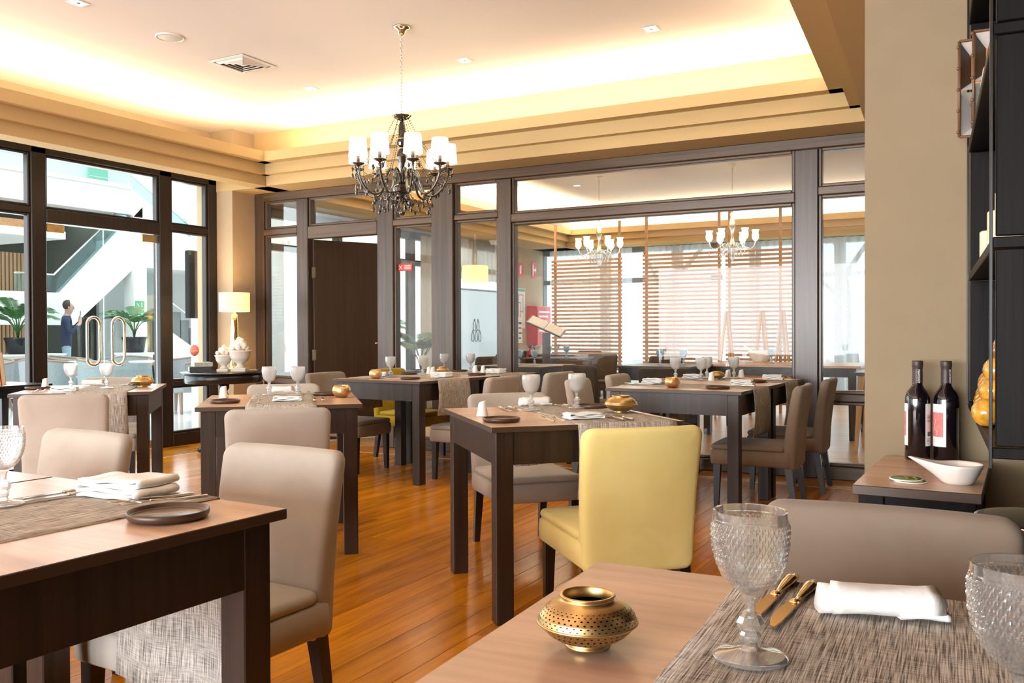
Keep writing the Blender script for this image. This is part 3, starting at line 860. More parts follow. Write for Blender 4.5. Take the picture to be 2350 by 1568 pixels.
# ------------------------------------------------------------------ plates, shakers, candle holders
def plate_kit():
    b = MB().lathe([(0, 0), (.066, 0), (.074, .003), (.077, .008), (.0772, .0155), (.0755, .0168), (.0735, .0155), (.0725, .009), (.069, .0066), (0, .006)], 48)
    me = b.mesh('plate', ['plate_clay', 'plate_glaze'])
    for p in me.polygons: p.material_index = 1 if (p.center.z > .0055 and p.center.xy.length < .0722) else 0
    return [('plate', me, [])]
PK = plate_kit(); GP = 'small dark brown side plates'
def plate(p, label, s=1.0): return inst(PK, 'side_plate', label, 'plate', (p[0], p[1], ZT + .001), 0, GP, s)
plate((-1.447, 1.231), 'large-looking brown plate on the lower left table', 1.02)
plate((-1.779, 3.193), 'brown plate in front of the white shaker by the yellow chair')
plate((-1.70, 3.955), 'brown plate on the far side of the table by the yellow chair')
plate((-3.56, 3.40), 'brown plate in front of the shaker on the table with the gold candle holder')
plate((-3.45, 4.08), 'brown plate behind the gold candle holder')
plate((-5.56, 3.68), 'brown plate behind the beige chair on the table nearest the glass doors')
plate((-5.31, 4.28), 'brown plate behind the squat brass holder on the table nearest the glass doors')
plate((-4.49, 6.40), 'brown plate in front of the mustard yellow chair')
plate((-4.00, 5.72), 'brown plate at the near end of the table by the open door')
plate((-4.36, 7.03), 'brown plate left of the bread-coloured holder near the wide post')
plate((-3.86, 6.50), 'brown plate next to the chair back at the table by the door')
plate((-1.55, 5.62), 'brown plate at the near end of the joined tables under the large window')
plate((-2.06, 6.13), 'brown plate at the left side of the joined tables under the large window')
plate((-1.50, 6.42), 'brown plate at the right side of the joined tables under the large window')

def shaker_kit():
    n = 16; vs = []; fs = []
    prof = [(.0, 0), (.0225, 0), (.0235, .004), (.0195, .022), (.0165, .040), (.0152, .052), (.0135, .0565), (.0, .0585)]
    b = MB().lathe(prof, n)
    b.v = [(x, y, z + (z > .045) * .006 * (x / .016)) for x, y, z in b.v]
    d = MB()
    for k in range(3): d.tube([(.002 - .004 * k, .002 * (k - 1), .0562), (.002 - .004 * k, .002 * (k - 1), .0592 + .0015)], .0010, 6)
    return [('body', b.mesh('body', 'porcelain'), [])]
SK = shaker_kit(); GSH = 'white porcelain shakers'
def shaker(p, label, rz=0): return inst(SK, 'salt_shaker', label, 'shaker', (p[0], p[1], ZT + .001), rz, GSH, 1.12)
shaker((-1.964, 3.353), 'white shaker on the corner of the table by the yellow chair')
shaker((-3.828, 3.644), 'white shaker on the table with the gold candle holder')
shaker((-5.60, 3.76), 'white shaker on the table nearest the glass doors')
shaker((-4.345, 6.50), 'left white shaker of the pair by the beige curtain')
shaker((-4.285, 6.47), 'right white shaker of the pair by the beige curtain')
shaker((-4.115, 6.90), 'left white shaker of the pair before the frosted pane')
shaker((-4.05, 6.93), 'right white shaker of the pair before the frosted pane')
shaker((-1.84, 6.50), 'white shaker beside a goblet under the large window')
shaker((-1.83, 6.93), 'left white shaker of the pair furthest under the large window')
shaker((-1.735, 6.96), 'right white shaker of the pair furthest under the large window')

def brass_votive_kit():
    """Squat pot with rows of real holes in both halves."""
    prof = [(.034, .0), (.036, .004), (.030, .008), (.055, .018), (.072, .032), (.0775, .040)]
    def wall(rows, n, pts, rin):
        b = MB(); vs = []; fs = []
        def P(u, t):
            k = min(int(t * (len(pts) - 1)), len(pts) - 2); q = t * (len(pts) - 1) - k
            r = pts[k][0] + (pts[k+1][0] - pts[k][0]) * q; z = pts[k][1] + (pts[k+1][1] - pts[k][1]) * q
            return (r * cos(u), r * sin(u), z)
        du = 2 * pi / n; dt = 1 / rows
        for j in range(rows):
            for i in range(n):
                uc = (i + .5 + (j % 2) * .5) * du; tc = (j + .5) * dt; o = len(vs)
                for k in range(8):
                    a = k * pi / 4
                    ex = (1, 1, 0, -1, -1, -1, 0, 1)[k]; ez = (0, 1, 1, 1, 0, -1, -1, -1)[k]
                    vs.append(P(uc + ex * du / 2, min(max(tc + ez * dt / 2, 0), .9999)))
                rr = .20 if 0 < j < rows - 1 else .17
                for k in range(8):
                    a = k * pi / 4; vs.append(P(uc + cos(a) * rr * du, tc + sin(a) * rr * dt))
                for k in range(8): fs.append((o+k, o+(k+1) % 8, o+8+(k+1) % 8, o+8+k))
        b.add(vs, fs, True); return b
    up = wall(6, 44, [(.0775, .043), (.0745, .052), (.066, .062), (.058, .068)], 0)
    lo = wall(3, 44, [(.050, .0155), (.062, .023), (.070, .031), (.0755, .038)], 0)
    base = MB().lathe([(0, .001), (.032, .001), (.036, .003), (.034, .006), (.030, .009), (.050, .0155)], 44, caps=False)
    rim = MB().lathe([(.0755, .038), (.079, .0395), (.0795, .041), (.079, .0425), (.0775, .043)], 48, caps=False)
    neck = MB().lathe([(.058, .068), (.050, .0725), (.0415, .0745), (.041, .0795), (.044, .081), (.043, .083), (.0395, .083), (.038, .081), (.038, .066)], 44, caps=False)
    inside = MB().lathe([(.0, .012), (.046, .017), (.060, .026), (.070, .040), (.062, .0605), (.050, .067), (.038, .0675)], 36, caps=False)
    return [('lower_wall', lo.mesh('lower_wall', 'brass'), []), ('upper_wall', up.mesh('upper_wall', 'brass'), []), ('foot', base.mesh('foot', 'brass'), []),
            ('rim_band', rim.mesh('rim_band', 'brass'), []), ('neck', neck.mesh('neck', 'brass'), []), ('lining', inside.mesh('lining', 'brass_dark'), [])]
BV = brass_votive_kit(); GB = 'perforated brass candle holders'
def brass_votive(p, label, s=1.0, rz=0): return inst(BV, 'brass_candle_holder', label, 'candle holder', (p[0], p[1], ZT + .001), rz, GB, s)
brass_votive((-.418, .955), 'squat perforated brass pot in the right foreground', .75)
brass_votive((-1.484, 3.774), 'squat perforated brass pot behind the yellow chair', .95)
brass_votive((-5.12, 4.15), 'squat brass pot on the table nearest the glass doors', .95)
brass_votive((-4.29, 6.63), 'bread-coloured brass pot by the shakers near the wide post', .75)
brass_votive((-1.85, 6.70), 'small brass pot half hidden behind the shaker under the large window', .75)
def gold_votive_kit():
    b = MB().lathe([(.0, 0), (.024, 0), (.030, .003), (.044, .014), (.051, .030), (.052, .042), (.048, .056), (.039, .068), (.0375, .067), (.0455, .055), (.049, .042), (.048, .030), (.040, .014), (.026, .006), (0, .006)], 36)
    return [('shell', b.mesh('shell', 'gold_hammered'), [])]
GV = gold_votive_kit(); GGV = 'round hammered gold candle holders'
def gold_votive(p, label, s=1.0): return inst(GV, 'gold_candle_holder', label, 'candle holder', (p[0], p[1], ZT + .001), 0, GGV, s)
gold_votive((-3.263, 3.989), 'round hammered gold candle holder on the left middle table', 1.0)
gold_votive((-4.333, 5.718), 'round gold candle holder at the near end of the table by the open door')
gold_votive((-1.846, 5.606), 'round gold candle holder on the joined tables under the large window')

# ------------------------------------------------------------------ napkins
def napkin_roll():
    """Loosely folded roll: several cloth layers wound flat, open at one end."""
    b = MB(); L = .20
    def layer(w, h, x0, x1, dz, y0):
        n = 28; m = 11; vs = []
        for j in range(m):
            t = j / (m - 1); xx = x0 + (x1 - x0) * t
            for i in range(n):
                a = 2 * pi * i / n
                sx = abs(cos(a)) ** .75 * (1 if cos(a) > 0 else -1); sz = abs(sin(a)) ** .75 * (1 if sin(a) > 0 else -1)
                sag = .004 * sin(t * pi) + .0012 * sin(i * 1.3 + t * 9)
                vs.append((xx + .003 * sin(a * 2 + t), y0 + sx * w / 2 * (1 + .05 * sin(t * 3 + w * 90)), max(.0008, dz + h / 2 + sz * (h / 2 - sag))))
        fs = [(j*n+i, j*n+(i+1) % n, (j+1)*n+(i+1) % n, (j+1)*n+i) for j in range(m - 1) for i in range(n)]
        # rounded ends drawn inwards
        for j0, s in ((0, 1), (m - 1, -1)):
            o = len(vs); ring = [vs[j0*n+i] for i in range(n)]
            cx = sum(p[1] for p in ring) / n; cz = sum(p[2] for p in ring) / n
            for p in ring: vs.append((p[0] + s * .010, cx + (p[1] - cx) * .72, cz + (p[2] - cz) * .72))
            fs += [(j0*n+i, o+i, o+(i+1) % n, j0*n+(i+1) % n) for i in range(n)]
            fs.append(tuple(o + i for i in range(n)))
        b.add(vs, fs, True)
    layer(.060, .050, -L/2, L/2, 0, 0)
    layer(.064, .054, -L/2 + .022, L/2 - .004, 0, .001)
    layer(.046, .020, L/2 - .07, L/2 + .009, 0, -.008)
    layer(.040, .020, L/2 - .06, L/2 + .006, .020, .006)
    return [('cloth', b.mesh('napkin', 'napkin_cloth'), [])]
def napkin_fold(w=.17, d=.085, h=.026, loops=3, skew=.012, fan=0.0, seed=0):
    """Cloth folded to and fro: one strip in soft S-bends, seen as layers at the open sides."""
    r = random.Random(seed); t = h / loops; line = []
    for k in range(loops):
        z = t * (k + .5); s = 1 if k % 2 == 0 else -1; we = w / 2 - t * .5 - .003 * k
        for q in range(7): line.append((s * (-we + 2 * we * q / 6) + skew * k * .5, z + .0018 * sin(q * 1.7 + k), k))
        if k < loops - 1:
            for q in range(1, 5):
                a = -pi / 2 + pi * q / 5; line.append((s * (we + t * .5 * cos(a)) + skew * k * .5, z + t * .5 + t * .5 * sin(a), k))
    m = 9; vs = []; n = len(line); th = t * .40
    for side in (1, -1):
        for i in range(n):
            a, c = line[max(i-1, 0)], line[min(i+1, n-1)]
            tx, tz = c[0] - a[0], c[1] - a[1]; L = math.hypot(tx, tz) or 1
            for jj in range(m):
                v = jj / (m - 1) * 2 - 1; kk = line[i][2]
                y = v * (d / 2 - .002 * kk) + .003 * sin(kk * 2.1 + line[i][0] * 30) + fan * kk * (line[i][0] + w / 2)
                edge = 1 - .35 * abs(v) ** 6
                z = line[i][1] + side * th * tx / L * edge + .0012 * sin(v * 4 + line[i][0] * 40 + kk)
                vs.append((line[i][0] - side * th * tz / L * edge, y, max(.0006, z)))
    fs = []; N = n * m
    for i in range(n - 1):
        for jj in range(m - 1):
            a = i*m+jj; fs += [(a, a+1, a+m+1, a+m), (N+a, N+a+m, N+a+m+1, N+a+1)]
        for jj in (0, m - 1): a = i*m+jj; fs.append((a, a+m, N+a+m, N+a))
    for i in (0, n - 1):
        for jj in range(m - 1): a = i*m+jj; fs.append((a, a+1, N+a+1, N+a))
    return [('cloth', MB().add(vs, fs, True).mesh('napkin', 'napkin_cloth'), [])]
def napkin_tuck(): return napkin_fold(.15, .105, .040, 4, -.010, .10, 3)
NB = napkin_fold(.175, .13, .040, 4, -.008, .06, 5)
NR, NF, NT = napkin_roll(), napkin_fold(), napkin_tuck()
GN = 'white cloth napkins'
def napkin(kit, p, deg, label, s=1.0, z=ZT + .005): return inst(kit, 'cloth_napkin', label, 'napkin', (p[0], p[1], z), radians(deg), GN, s)
napkin(NR, (-.130, 1.222), 16, 'large rolled white napkin in the right foreground', .74)
napkin(NB, (-1.722, 1.352), 4, 'folded white napkin on the lower left table, beside the forks', 1.0)
napkin(NR, (-1.996, 3.92), 42, 'rolled white napkin behind a goblet on the table by the yellow chair', .78)
napkin(NF, (-1.515, 3.42), 48, 'flat folded white napkin just behind the yellow chair', .98)
napkin(NF, (-3.33, 3.62), 36, 'flat folded white napkin nearer one on the table with the gold candle holder', .92)
napkin(NR, (-3.82, 4.10), 38, 'rolled white napkin further one on the table with the gold candle holder', .70)
napkin(NF, (-5.20, 3.62), 40, 'flat folded white napkin nearer one on the table nearest the glass doors', .92)
napkin(NR, (-5.57, 4.10), 40, 'rolled white napkin further one on the table nearest the glass doors', .70)
napkin(NT, (-4.45, 5.98), 170, 'white napkin behind the gold holder on the table by the open door', .9)
napkin(NT, (-3.93, 6.06), -10, 'white napkin above the hanging runner of the table by the open door')
napkin(NT, (-3.86, 6.83), -12, 'white napkin on the far table before the frosted pane')
napkin(NT, (-2.08, 5.92), 175, 'rolled white napkin at the left corner of the joined tables under the large window', .95)
napkin(NT, (-1.48, 5.98), 2, 'white napkin between plate and chair, nearer one under the large window', .95)
napkin(NT, (-1.44, 6.74), 2, 'white napkin further one next to the dark post under the large window', .95)
napkin(NT, (-2.03, 6.66), 178, 'white napkin behind the leftmost goblet under the large window', .9)

# ------------------------------------------------------------------ cutlery
def knife_kit(mat):
    hd = MB(); n = 10; prof = [(-.105, .0035), (-.102, .0085), (-.085, .0095), (-.06, .0075), (-.03, .0052), (-.012, .0048), (-.006, .0070), (.0, .0060)]
    vs = []
    for yv, r in prof:
        for i in range(n): a = 2 * pi * i / n; vs.append((r * cos(a), yv, .0052 + .62 * r * sin(a)))
    hd.add(vs, [(j*n+i, j*n+(i+1) % n, (j+1)*n+(i+1) % n, (j+1)*n+i) for j in range(len(prof) - 1) for i in range(n)] + [tuple(range(n)), tuple((len(prof)-1)*n + i for i in range(n))], True)
    out = [(-.0055, 0), (.0060, 0), (.0085, .006), (.0100, .03), (.0100, .055), (.0070, .080), (.0015, .098), (-.0030, .100), (-.0055, .080)]
    bl = MB().prism(out, .0035, .0056)
    return [('handle', hd.mesh('handle', mat), []), ('blade', bl.mesh('blade', mat), [])]
def fork_kit(mat):
    hd = MB(); n = 8; vs = []
    prof = [(-.10, .0025), (-.098, .0075), (-.08, .0085), (-.04, .0050), (.0, .0032), (.03, .0030)]
    for yv, r in prof:
        z = .003 + .006 * max(0, (yv + .02) / .05) if yv > -.02 else .003
        for i in range(n): a = 2 * pi * i / n; vs.append((r * cos(a), yv, z + .0016 * sin(a)))
    hd.add(vs, [(j*n+i, j*n+(i+1) % n, (j+1)*n+(i+1) % n, (j+1)*n+i) for j in range(len(prof) - 1) for i in range(n)] + [tuple(range(n)), tuple((len(prof)-1)*n + i for i in range(n))], True)
    hb = MB().prism([(-.003, .028), (.003, .028), (.0095, .042), (.0105, .052), (-.0105, .052), (-.0095, .042)], .0065, .0085)
    k = [('handle', hd.mesh('handle', mat), []), ('head', hb.mesh('head', mat), [])]
    for x in (-.0090, -.003, .003, .0090):
        k.append(('tine', MB().tube([(x, .052, .0075), (x, .075, .0060), (x * .95, .092, .0085)], [.0014, .0013, .0006], 6).mesh('tine', mat), []))
    return k
KN, FK = knife_kit('flatware_gold'), fork_kit('flatware')
KN2 = knife_kit('flatware')
def knife(p, deg, label, kit=None, s=1.0): return inst(kit or KN2, 'table_knife', label, 'knife', (p[0], p[1], ZT + .0042), radians(deg), 'table knives', s)
def fork(p, deg, label, s=1.0): return inst(FK, 'table_fork', label, 'fork', (p[0], p[1], ZT + .0042), radians(deg), 'table forks', s)
knife((-.262, 1.232), 178, 'gold knife beside the large goblet, left of the pair', KN, 1.08)
knife((-.232, 1.208), 177, 'gold knife nearer the rolled napkin, right of the pair', KN, 1.08)
knife((-1.822, 1.275), 172, 'knife left of the napkin on the lower left table, nearer one', None, .95)
knife((-1.862, 1.292), 178, 'knife left of the napkin on the lower left table, further one', None, .95)
fork((-1.625, 1.335), 164, 'fork leaning by the napkin on the lower left table, further one', 1.0)
fork((-1.578, 1.33), 164, 'fork by the brown plate on the lower left table, nearer one', 1.0)
for p, dg, wh in (((-1.635, 3.315), -130, 'left'), ((-1.60, 3.345), -130, 'right')):
    fork(p, dg + 175, 'fork left of the flat napkin behind the yellow chair, %s of the two' % wh)
for p, dg, wh in (((-1.405, 3.49), 45, 'left'), ((-1.375, 3.52), 45, 'right')):
    knife(p, dg, 'knife right of the flat napkin behind the yellow chair, %s of the two' % wh)
for p, dg, wh in (((-2.02, 3.66), 225, 'left'), ((-1.985, 3.69), 225, 'right')):
    knife(p, dg, 'knife by the rolled napkin on the table with the yellow chair, %s of two' % wh)
for p, dg, wh in (((-1.855, 3.93), 225, 'left'), ((-1.82, 3.96), 225, 'right')):
    fork(p, dg, 'fork between the goblets on the table by the yellow chair, %s of the two' % wh)
for i, (p, dg) in enumerate((((-3.45, 3.47), 42), ((-3.42, 3.50), 42))):
    fork(p, dg, 'fork left of the flat napkin on the left middle table, %s of the two' % ('left', 'right')[i])
for i, (p, dg) in enumerate((((-3.23, 3.72), 42), ((-3.20, 3.75), 42))):
    knife(p, dg, 'knife right of the flat napkin on the left middle table, %s of the two' % ('left', 'right')[i])
for i, (p, dg) in enumerate((((-5.33, 3.52), 44), ((-5.30, 3.55), 44))):
    fork(p, dg, 'fork left of the flat napkin at the table nearest the doors, %s of the two' % ('left', 'right')[i])
for i, (p, dg) in enumerate((((-5.33, 4.17), 224), ((-5.29, 4.20), 224))):
    fork(p, dg, 'fork by the squat brass pot at the table nearest the doors, %s of the two' % ('left', 'right')[i])
for i, (p, dg) in enumerate((((-3.70, 4.13), 222), ((-3.66, 4.16), 222))):
    fork(p, dg, 'fork on the far side of the left middle table, %s of the two' % ('left', 'right')[i])
for i, (p, dg, l) in enumerate((((-3.95, 5.90), 85, 'by the napkin on the table at the open door'), ((-1.47, 5.87), 88, 'by the nearer napkin under the large window'), ((-2.15, 5.80), -92, 'by the left napkin under the large window'))):
    knife(p, dg, 'knife ' + l)

# ------------------------------------------------------------------ chandeliers
def octa(b, c, r, h):
    b.add([(c[0]+r, c[1], c[2]), (c[0], c[1]+r, c[2]), (c[0]-r, c[1], c[2]), (c[0], c[1]-r, c[2]), (c[0], c[1], c[2]+h), (c[0], c[1], c[2]-h)],
          [(0,1,4),(1,2,4),(2,3,4),(3,0,4),(1,0,5),(2,1,5),(3,2,5),(0,3,5)])
def strand(b, p0, p1, sag, step=.016, r=.0046):
    p0, p1 = Vector(p0), Vector(p1); n = max(3, int((p1 - p0).length * 1.15 / step))
    for k in range(n + 1):
        t = k / n; p = p0.lerp(p1, t); p.z -= sag * 4 * t * (1 - t)
        octa(b, p, r, r * 1.3)
def chandelier(name, label, loc_, ceil, arms=9, a0=20, shade_mat='lamp_shade_white', body='black_crystal', scale=1.0):
    rt = root(name, label, 'chandelier', loc_)
    z0 = -.63                           # top of the body under the ceiling mount
    build('ceiling_rose', MB().lathe([(0, 0), (.062, 0), (.064, -.006), (.055, -.014), (.036, -.022), (.030, -.036), (.022, -.052), (.008, -.060), (0, -.061)], 28), 'chrome', rt)
    ch = MB(); z = -.06; k = 0
    while z > z0 + .02:
        pts = []
        for i in range(9):
            a = 2 * pi * i / 8; w = .0075 * cos(a); h = .014 * sin(a)
            pts.append((w, 0, z - .014 + h) if k % 2 else (0, w, z - .014 + h))
        ch.tube(pts, .0021, 5, caps=False); z -= .022; k += 1
    build('chain', ch, 'steel', rt)
    # column: flared cap, turned bulbs, bowl and finial
    cap = MB(); n = 36
    def dish(u, v):
        a = 2 * pi * u; r = .008 + .058 * v; r *= 1 + .07 * v * abs(sin(a * 5)); return (r * cos(a), r * sin(a), z0 - .028 + .030 * v * v + .004 * v * abs(sin(a * 5)))
    cap.grid(n, 7, dish, close_u=True).lathe([(.006, .02), (.008, -.03)], 10, c=(0, 0, z0))
    build('top_dish', cap, body, rt)
    colm = MB().lathe([(.012, -.03), (.022, -.06), (.026, -.10), (.022, -.14), (.034, -.165), (.038, -.185), (.034, -.205), (.016, -.222), (.024, -.235), (.036, -.262), (.036, -.285), (.024, -.325), (.018, -.35), (.012, -.37), (.016, -.47), (.05, -.485), (.068, -.505), (.060, -.530), (.035, -.548), (.045, -.566), (.03, -.59), (.012, -.61), (0, -.615)], 16, c=(0, 0, z0), smooth=False)
    build('column', colm, body, rt)
    build('column_ring', MB().lathe([(.030, -.004), (.032, 0), (.030, .004)], 20, c=(0, 0, z0 - .158), caps=False).lathe([(.022, -.004), (.024, 0), (.022, .004)], 20, c=(0, 0, z0 - .224), caps=False), 'chrome', rt)
    def arm_pts(a):
        prof = [(.02, -.47), (.045, -.40), (.085, -.375), (.115, -.41), (.13, -.48), (.165, -.545), (.225, -.555), (.285, -.50), (.318, -.43), (.325, -.375)]
        out = []
        for k in range(len(prof) - 1):           # Catmull-Rom through the control points
            p = [prof[max(k-1, 0)], prof[k], prof[k+1], prof[min(k+2, len(prof)-1)]]
            for q in range(4):
                t = q / 4
                f = lambda i: .5 * (2*p[1][i] + (p[2][i]-p[0][i])*t + (2*p[0][i]-5*p[1][i]+4*p[2][i]-p[3][i])*t*t + (3*p[1][i]-p[0][i]-3*p[2][i]+p[3][i])*t**3)
                out.append((f(0), f(1)))
        out.append(prof[-1])
        return [(r * cos(a), r * sin(a), z0 + z) for r, z in out]
    am = MB().tube(arm_pts(0), .0085, 8).mesh('arm', body)
    Rr = .325
    cup = MB().lathe([(.006, -.385), (.012, -.375), (.045, -.362), (.047, -.356), (.02, -.362), (.012, -.352)], 14, c=(Rr, 0, z0)).mesh('drip_pan', body)
    cnd = MB().lathe([(.012, -.365), (.012, -.29), (0, -.29)], 12, c=(Rr, 0, z0)).mesh('candle_sleeve', 'capsule')
    shd = MB(); ns = 20
    shd.lathe([(.066, -.318), (.056, -.188)], ns, c=(Rr, 0, z0), caps=False).lathe([(.0645, -.318), (.0545, -.188)], ns, c=(Rr, 0, z0), caps=False)
    shd = shd.mesh('shade', shade_mat)
    blb = MB().ball((Rr, 0, z0 - .262), .014, 8, 6, sz=1.6).mesh('bulb', 'bulb')
    drop = MB().lathe([(0, -.040), (.008, -.030), (.0105, -.022), (.007, -.010), (0, .0)], 8, smooth=False)
    drop.tube([(0, 0, 0), (0, 0, .012)], .0014, 5)
    dm = drop.mesh('crystal_drop', 'black_crystal'); dm2 = drop.mesh('crystal_drop', 'smoke_crystal')
    fr = random.Random(5)
    for k in range(arms):
        a = radians(a0 + 360 / arms * k) - pi / 2 + radians(28.4)
        arm = link('arm', am, rt, rz=a)
        for nm, me in (('drip_pan', cup), ('candle_sleeve', cnd), ('shade', shd), ('bulb', blb)): link(nm, me, arm)
        bd = MB(); tip = (Rr, 0, z0 - .36)
        strand(bd, (.05, 0, z0 - .01), (Rr - .03, 0, z0 - .35), .035)
        strand(bd, (.036, .005, z0 - .06), (Rr - .10, .01, z0 - .46), .06)
        b2 = 2 * pi / arms
        strand(bd, (Rr, .02, z0 - .365), (Rr * cos(b2), Rr * sin(b2), z0 - .365), .085)
        strand(bd, (Rr * .62, 0, z0 - .55), (Rr * .62 * cos(b2), Rr * .62 * sin(b2), z0 - .55), .07)
        strand(bd, (.05, 0, z0 - .54), (Rr * .66, 0, z0 - .56), .05)
        strand(bd, (Rr + .01, 0, z0 - .37), (Rr + .012, 0, z0 - .49), 0)
        strand(bd, (Rr - .03, .03, z0 - .365), (Rr - .03, .03, z0 - .45), 0)
        s = build('bead_string', bd, 'black_crystal', rt, rz=a)
        for (r, da, zz) in ((Rr + .012, 0, -.505), (Rr + .03, .1, -.385), (Rr + .03, -.1, -.385), (Rr - .035, .11, -.47), (Rr * .97, b2 / 2, -.47), (Rr * .66, .02, -.60), (Rr * .62, b2 / 2, -.635), (.05, .2, -.565), (.075, .5, -.60), (.20, -.05, -.565), (.26, .04, -.52), (.13, .3, -.63)):
            o = link('crystal_drop', dm if fr.random() < .7 else dm2, rt, (r * cos(a + da), r * sin(a + da), z0 + zz + fr.uniform(-.012, .012)))
            o.scale = (1.2, 1.2, 1.2) if fr.random() < .4 else (.95, .95, .95)
    build('finial_ball', MB().tube([(0, 0, z0 - .61), (0, 0, z0 - .655)], .002, 6).ball((0, 0, z0 - .675), .024, 10, 7), 'black_crystal', rt)
    if scale != 1: rt.scale = (scale,) * 3
    return rt
chandelier('chandelier', 'black crystal chandelier with small white pleated shades, hanging in the near room', (-3.677, 5.171, 3.30), 3.3)

# ------------------------------------------------------------------ ceiling fittings
def downlight(x, y, label, z=3.30, group='square recessed downlights'):
    rt = root('ceiling_downlight', label, 'downlight', (x, y, z), 0, group)
    b = MB(); o, i = .052, .040
    for k, (p, q) in enumerate((((-o, -o), (o, -i)), ((-o, i), (o, o)), ((-o, -i), (-i, i)), ((i, -i), (o, i)))): b.box(p[0], q[0], p[1], q[1], -.006, .0)
    build('bezel', b, 'vent_white', rt)
    build('lamp', MB().box(-.039, .039, -.039, .039, -.0035, -.001), 'spot_glow', rt)
    build('reflector_cap', MB().lathe([(0, -.006), (.012, -.006), (.014, -.0036)], 12), 'capsule', rt)
    return rt
downlight(-5.239, 3.773, 'square downlight at the top left corner of the picture')
downlight(-5.292, 6.083, 'square downlight left of the chandelier chain')
downlight(-3.685, 6.042, 'square downlight right of the chandelier chain')
downlight(-2.146, 6.063, 'square downlight furthest right in the near ceiling')
sp = root('ceiling_speaker', 'round white ceiling speaker left of the air vent', 'speaker', (-5.269, 4.53, 3.30))
build('grille', MB().lathe([(0, -.006), (.085, -.006), (.088, -.004)], 36), 'speaker_grille', sp)
build('bezel', MB().lathe([(.088, -.003), (.092, -.009), (.099, -.008), (.101, 0)], 36, caps=False), 'vent_white', sp)
av = root('air_vent', 'square white air diffuser in the ceiling with nested slats', 'air vent', (-5.281, 5.253, 3.30))
def ring(o, i, z0, z1, zi):
    b = MB(); vs = []
    for h, z in ((o, z0), (i, zi)): vs += [(-h, -h, z), (h, -h, z), (h, h, z), (-h, h, z)]
    vs += [(p[0], p[1], p[2] + .004) for p in vs]
    fs = []
    for k in range(4):
        q = (k + 1) % 4; fs += [(k, q, 4+q, 4+k), (8+k, 12+k, 12+q, 8+q), (k, 8+k, 8+q, q), (4+k, 4+q, 12+q, 12+k)]
    return b.add(vs, fs)
build('bezel', ring(.188, .162, -.008, 0, -.012), 'vent_white', av)
build('backing', MB().box(-.165, .165, -.165, .165, -.002, -.0005), 'vent_dark', av)
for k in range(4): build('slat', ring(.150 - .035 * k, .126 - .035 * k, -.004, 0, -.022 + .002 * k), 'vent_white', av)
build('centre_plate', MB().box(-.014, .014, -.014, .014, -.016, -.010), 'vent_white', av)

# ------------------------------------------------------------------ right side: wall shelf, side table, bottles
sh = root('wall_shelf', 'black open wall shelf with several boards at the right edge', 'shelf', (-.003, 1.95, 0), YR)
SD, SL, SZ = .295, 1.26, (.912, 1.318, 1.728, 2.136, 2.55)
build('back_panel', MB().box(SD - .012, SD, 0, SL, SZ[0], SZ[-1]), 'black_shelf', sh)
for k, z in enumerate(SZ): build('board', MB().box(.0, SD, .0, SL, z - .011, z + .011, bev=.002), 'black_shelf', sh)
for k in range(4):
    build('end_panel', MB().box(.006, SD, .0, .016, SZ[k] + .013, SZ[k+1] - .013, bev=.002), 'black_shelf', sh)
    build('end_panel', MB().box(.006, SD, SL - .016, SL, SZ[k] + .013, SZ[k+1] - .013, bev=.002), 'black_shelf', sh)
build('edge_strip', MB().box(-.005, .001, -.002, .010, SZ[0] - .03, SZ[-1], bev=.001), 'black_lacquer', sh)
build('edge_strip', MB().box(-.005, .001, SL - .012, SL, SZ[0], SZ[-1], bev=.001), 'black_lacquer', sh)
def on_shelf(x, y, k):
    c, s = cos(YR), sin(YR); return (-.003 + x*c - y*s, 1.95 + x*s + y*c, SZ[k] + .0115)
# amber glass grape ornament
r6 = random.Random(4)
am = root('glass_ornament', 'amber glass grape-like ornament lying along the bottom board of the black shelf', 'ornament', on_shelf(.050, .62, 0))
grape = [MB().ball((0, 0, 0), .033, 12, 8, sz=q).mesh('glass_grape', m) for q, m in ((1.0, 'amber_core'), (1.2, 'amber_core'), (.9, 'amber_dark'))]
for lay, (n, wx) in enumerate(((11, 2), (9, 2), (6, 1), (3, 1))):
    for i in range(n):
        for j in range(wx):
            p = (-.025 + .055 * j + .012 * lay + r6.uniform(-.006, .006), (i - (n - 1) / 2) * .052 + .012 * (lay % 2) + .05 + r6.uniform(-.006, .006), .034 + .047 * lay + r6.uniform(-.005, .005))
            o = link('glass_grape', grape[r6.choice((0, 0, 1, 2))], am, p); o.rotation_euler = (r6.uniform(-.5, .5), r6.uniform(-.5, .5), 0)
for i, (y, h, r, w) in enumerate(((1.06, .115, .032, 'shortest cream candle, furthest back'), (.86, .150, .032, 'middle cream candle'), (.66, .175, .034, 'tallest cream candle, nearest'))):
    o = root('pillar_candle', w + ' on the second board of the black shelf', 'candle', on_shelf(.055 + .01 * i, y, 1), 0, 'cream candles on the black shelf')
    build('wax', MB().lathe([(0, 0), (r - .002, 0), (r, .003), (r, h - .004), (r - .004, h), (r - .012, h - .003), (0, h - .005)], 24), 'candle', o)
    build('wick', MB().tube([(0, 0, h - .006), (.001, 0, h + .006)], .0012, 5), 'ink', o)
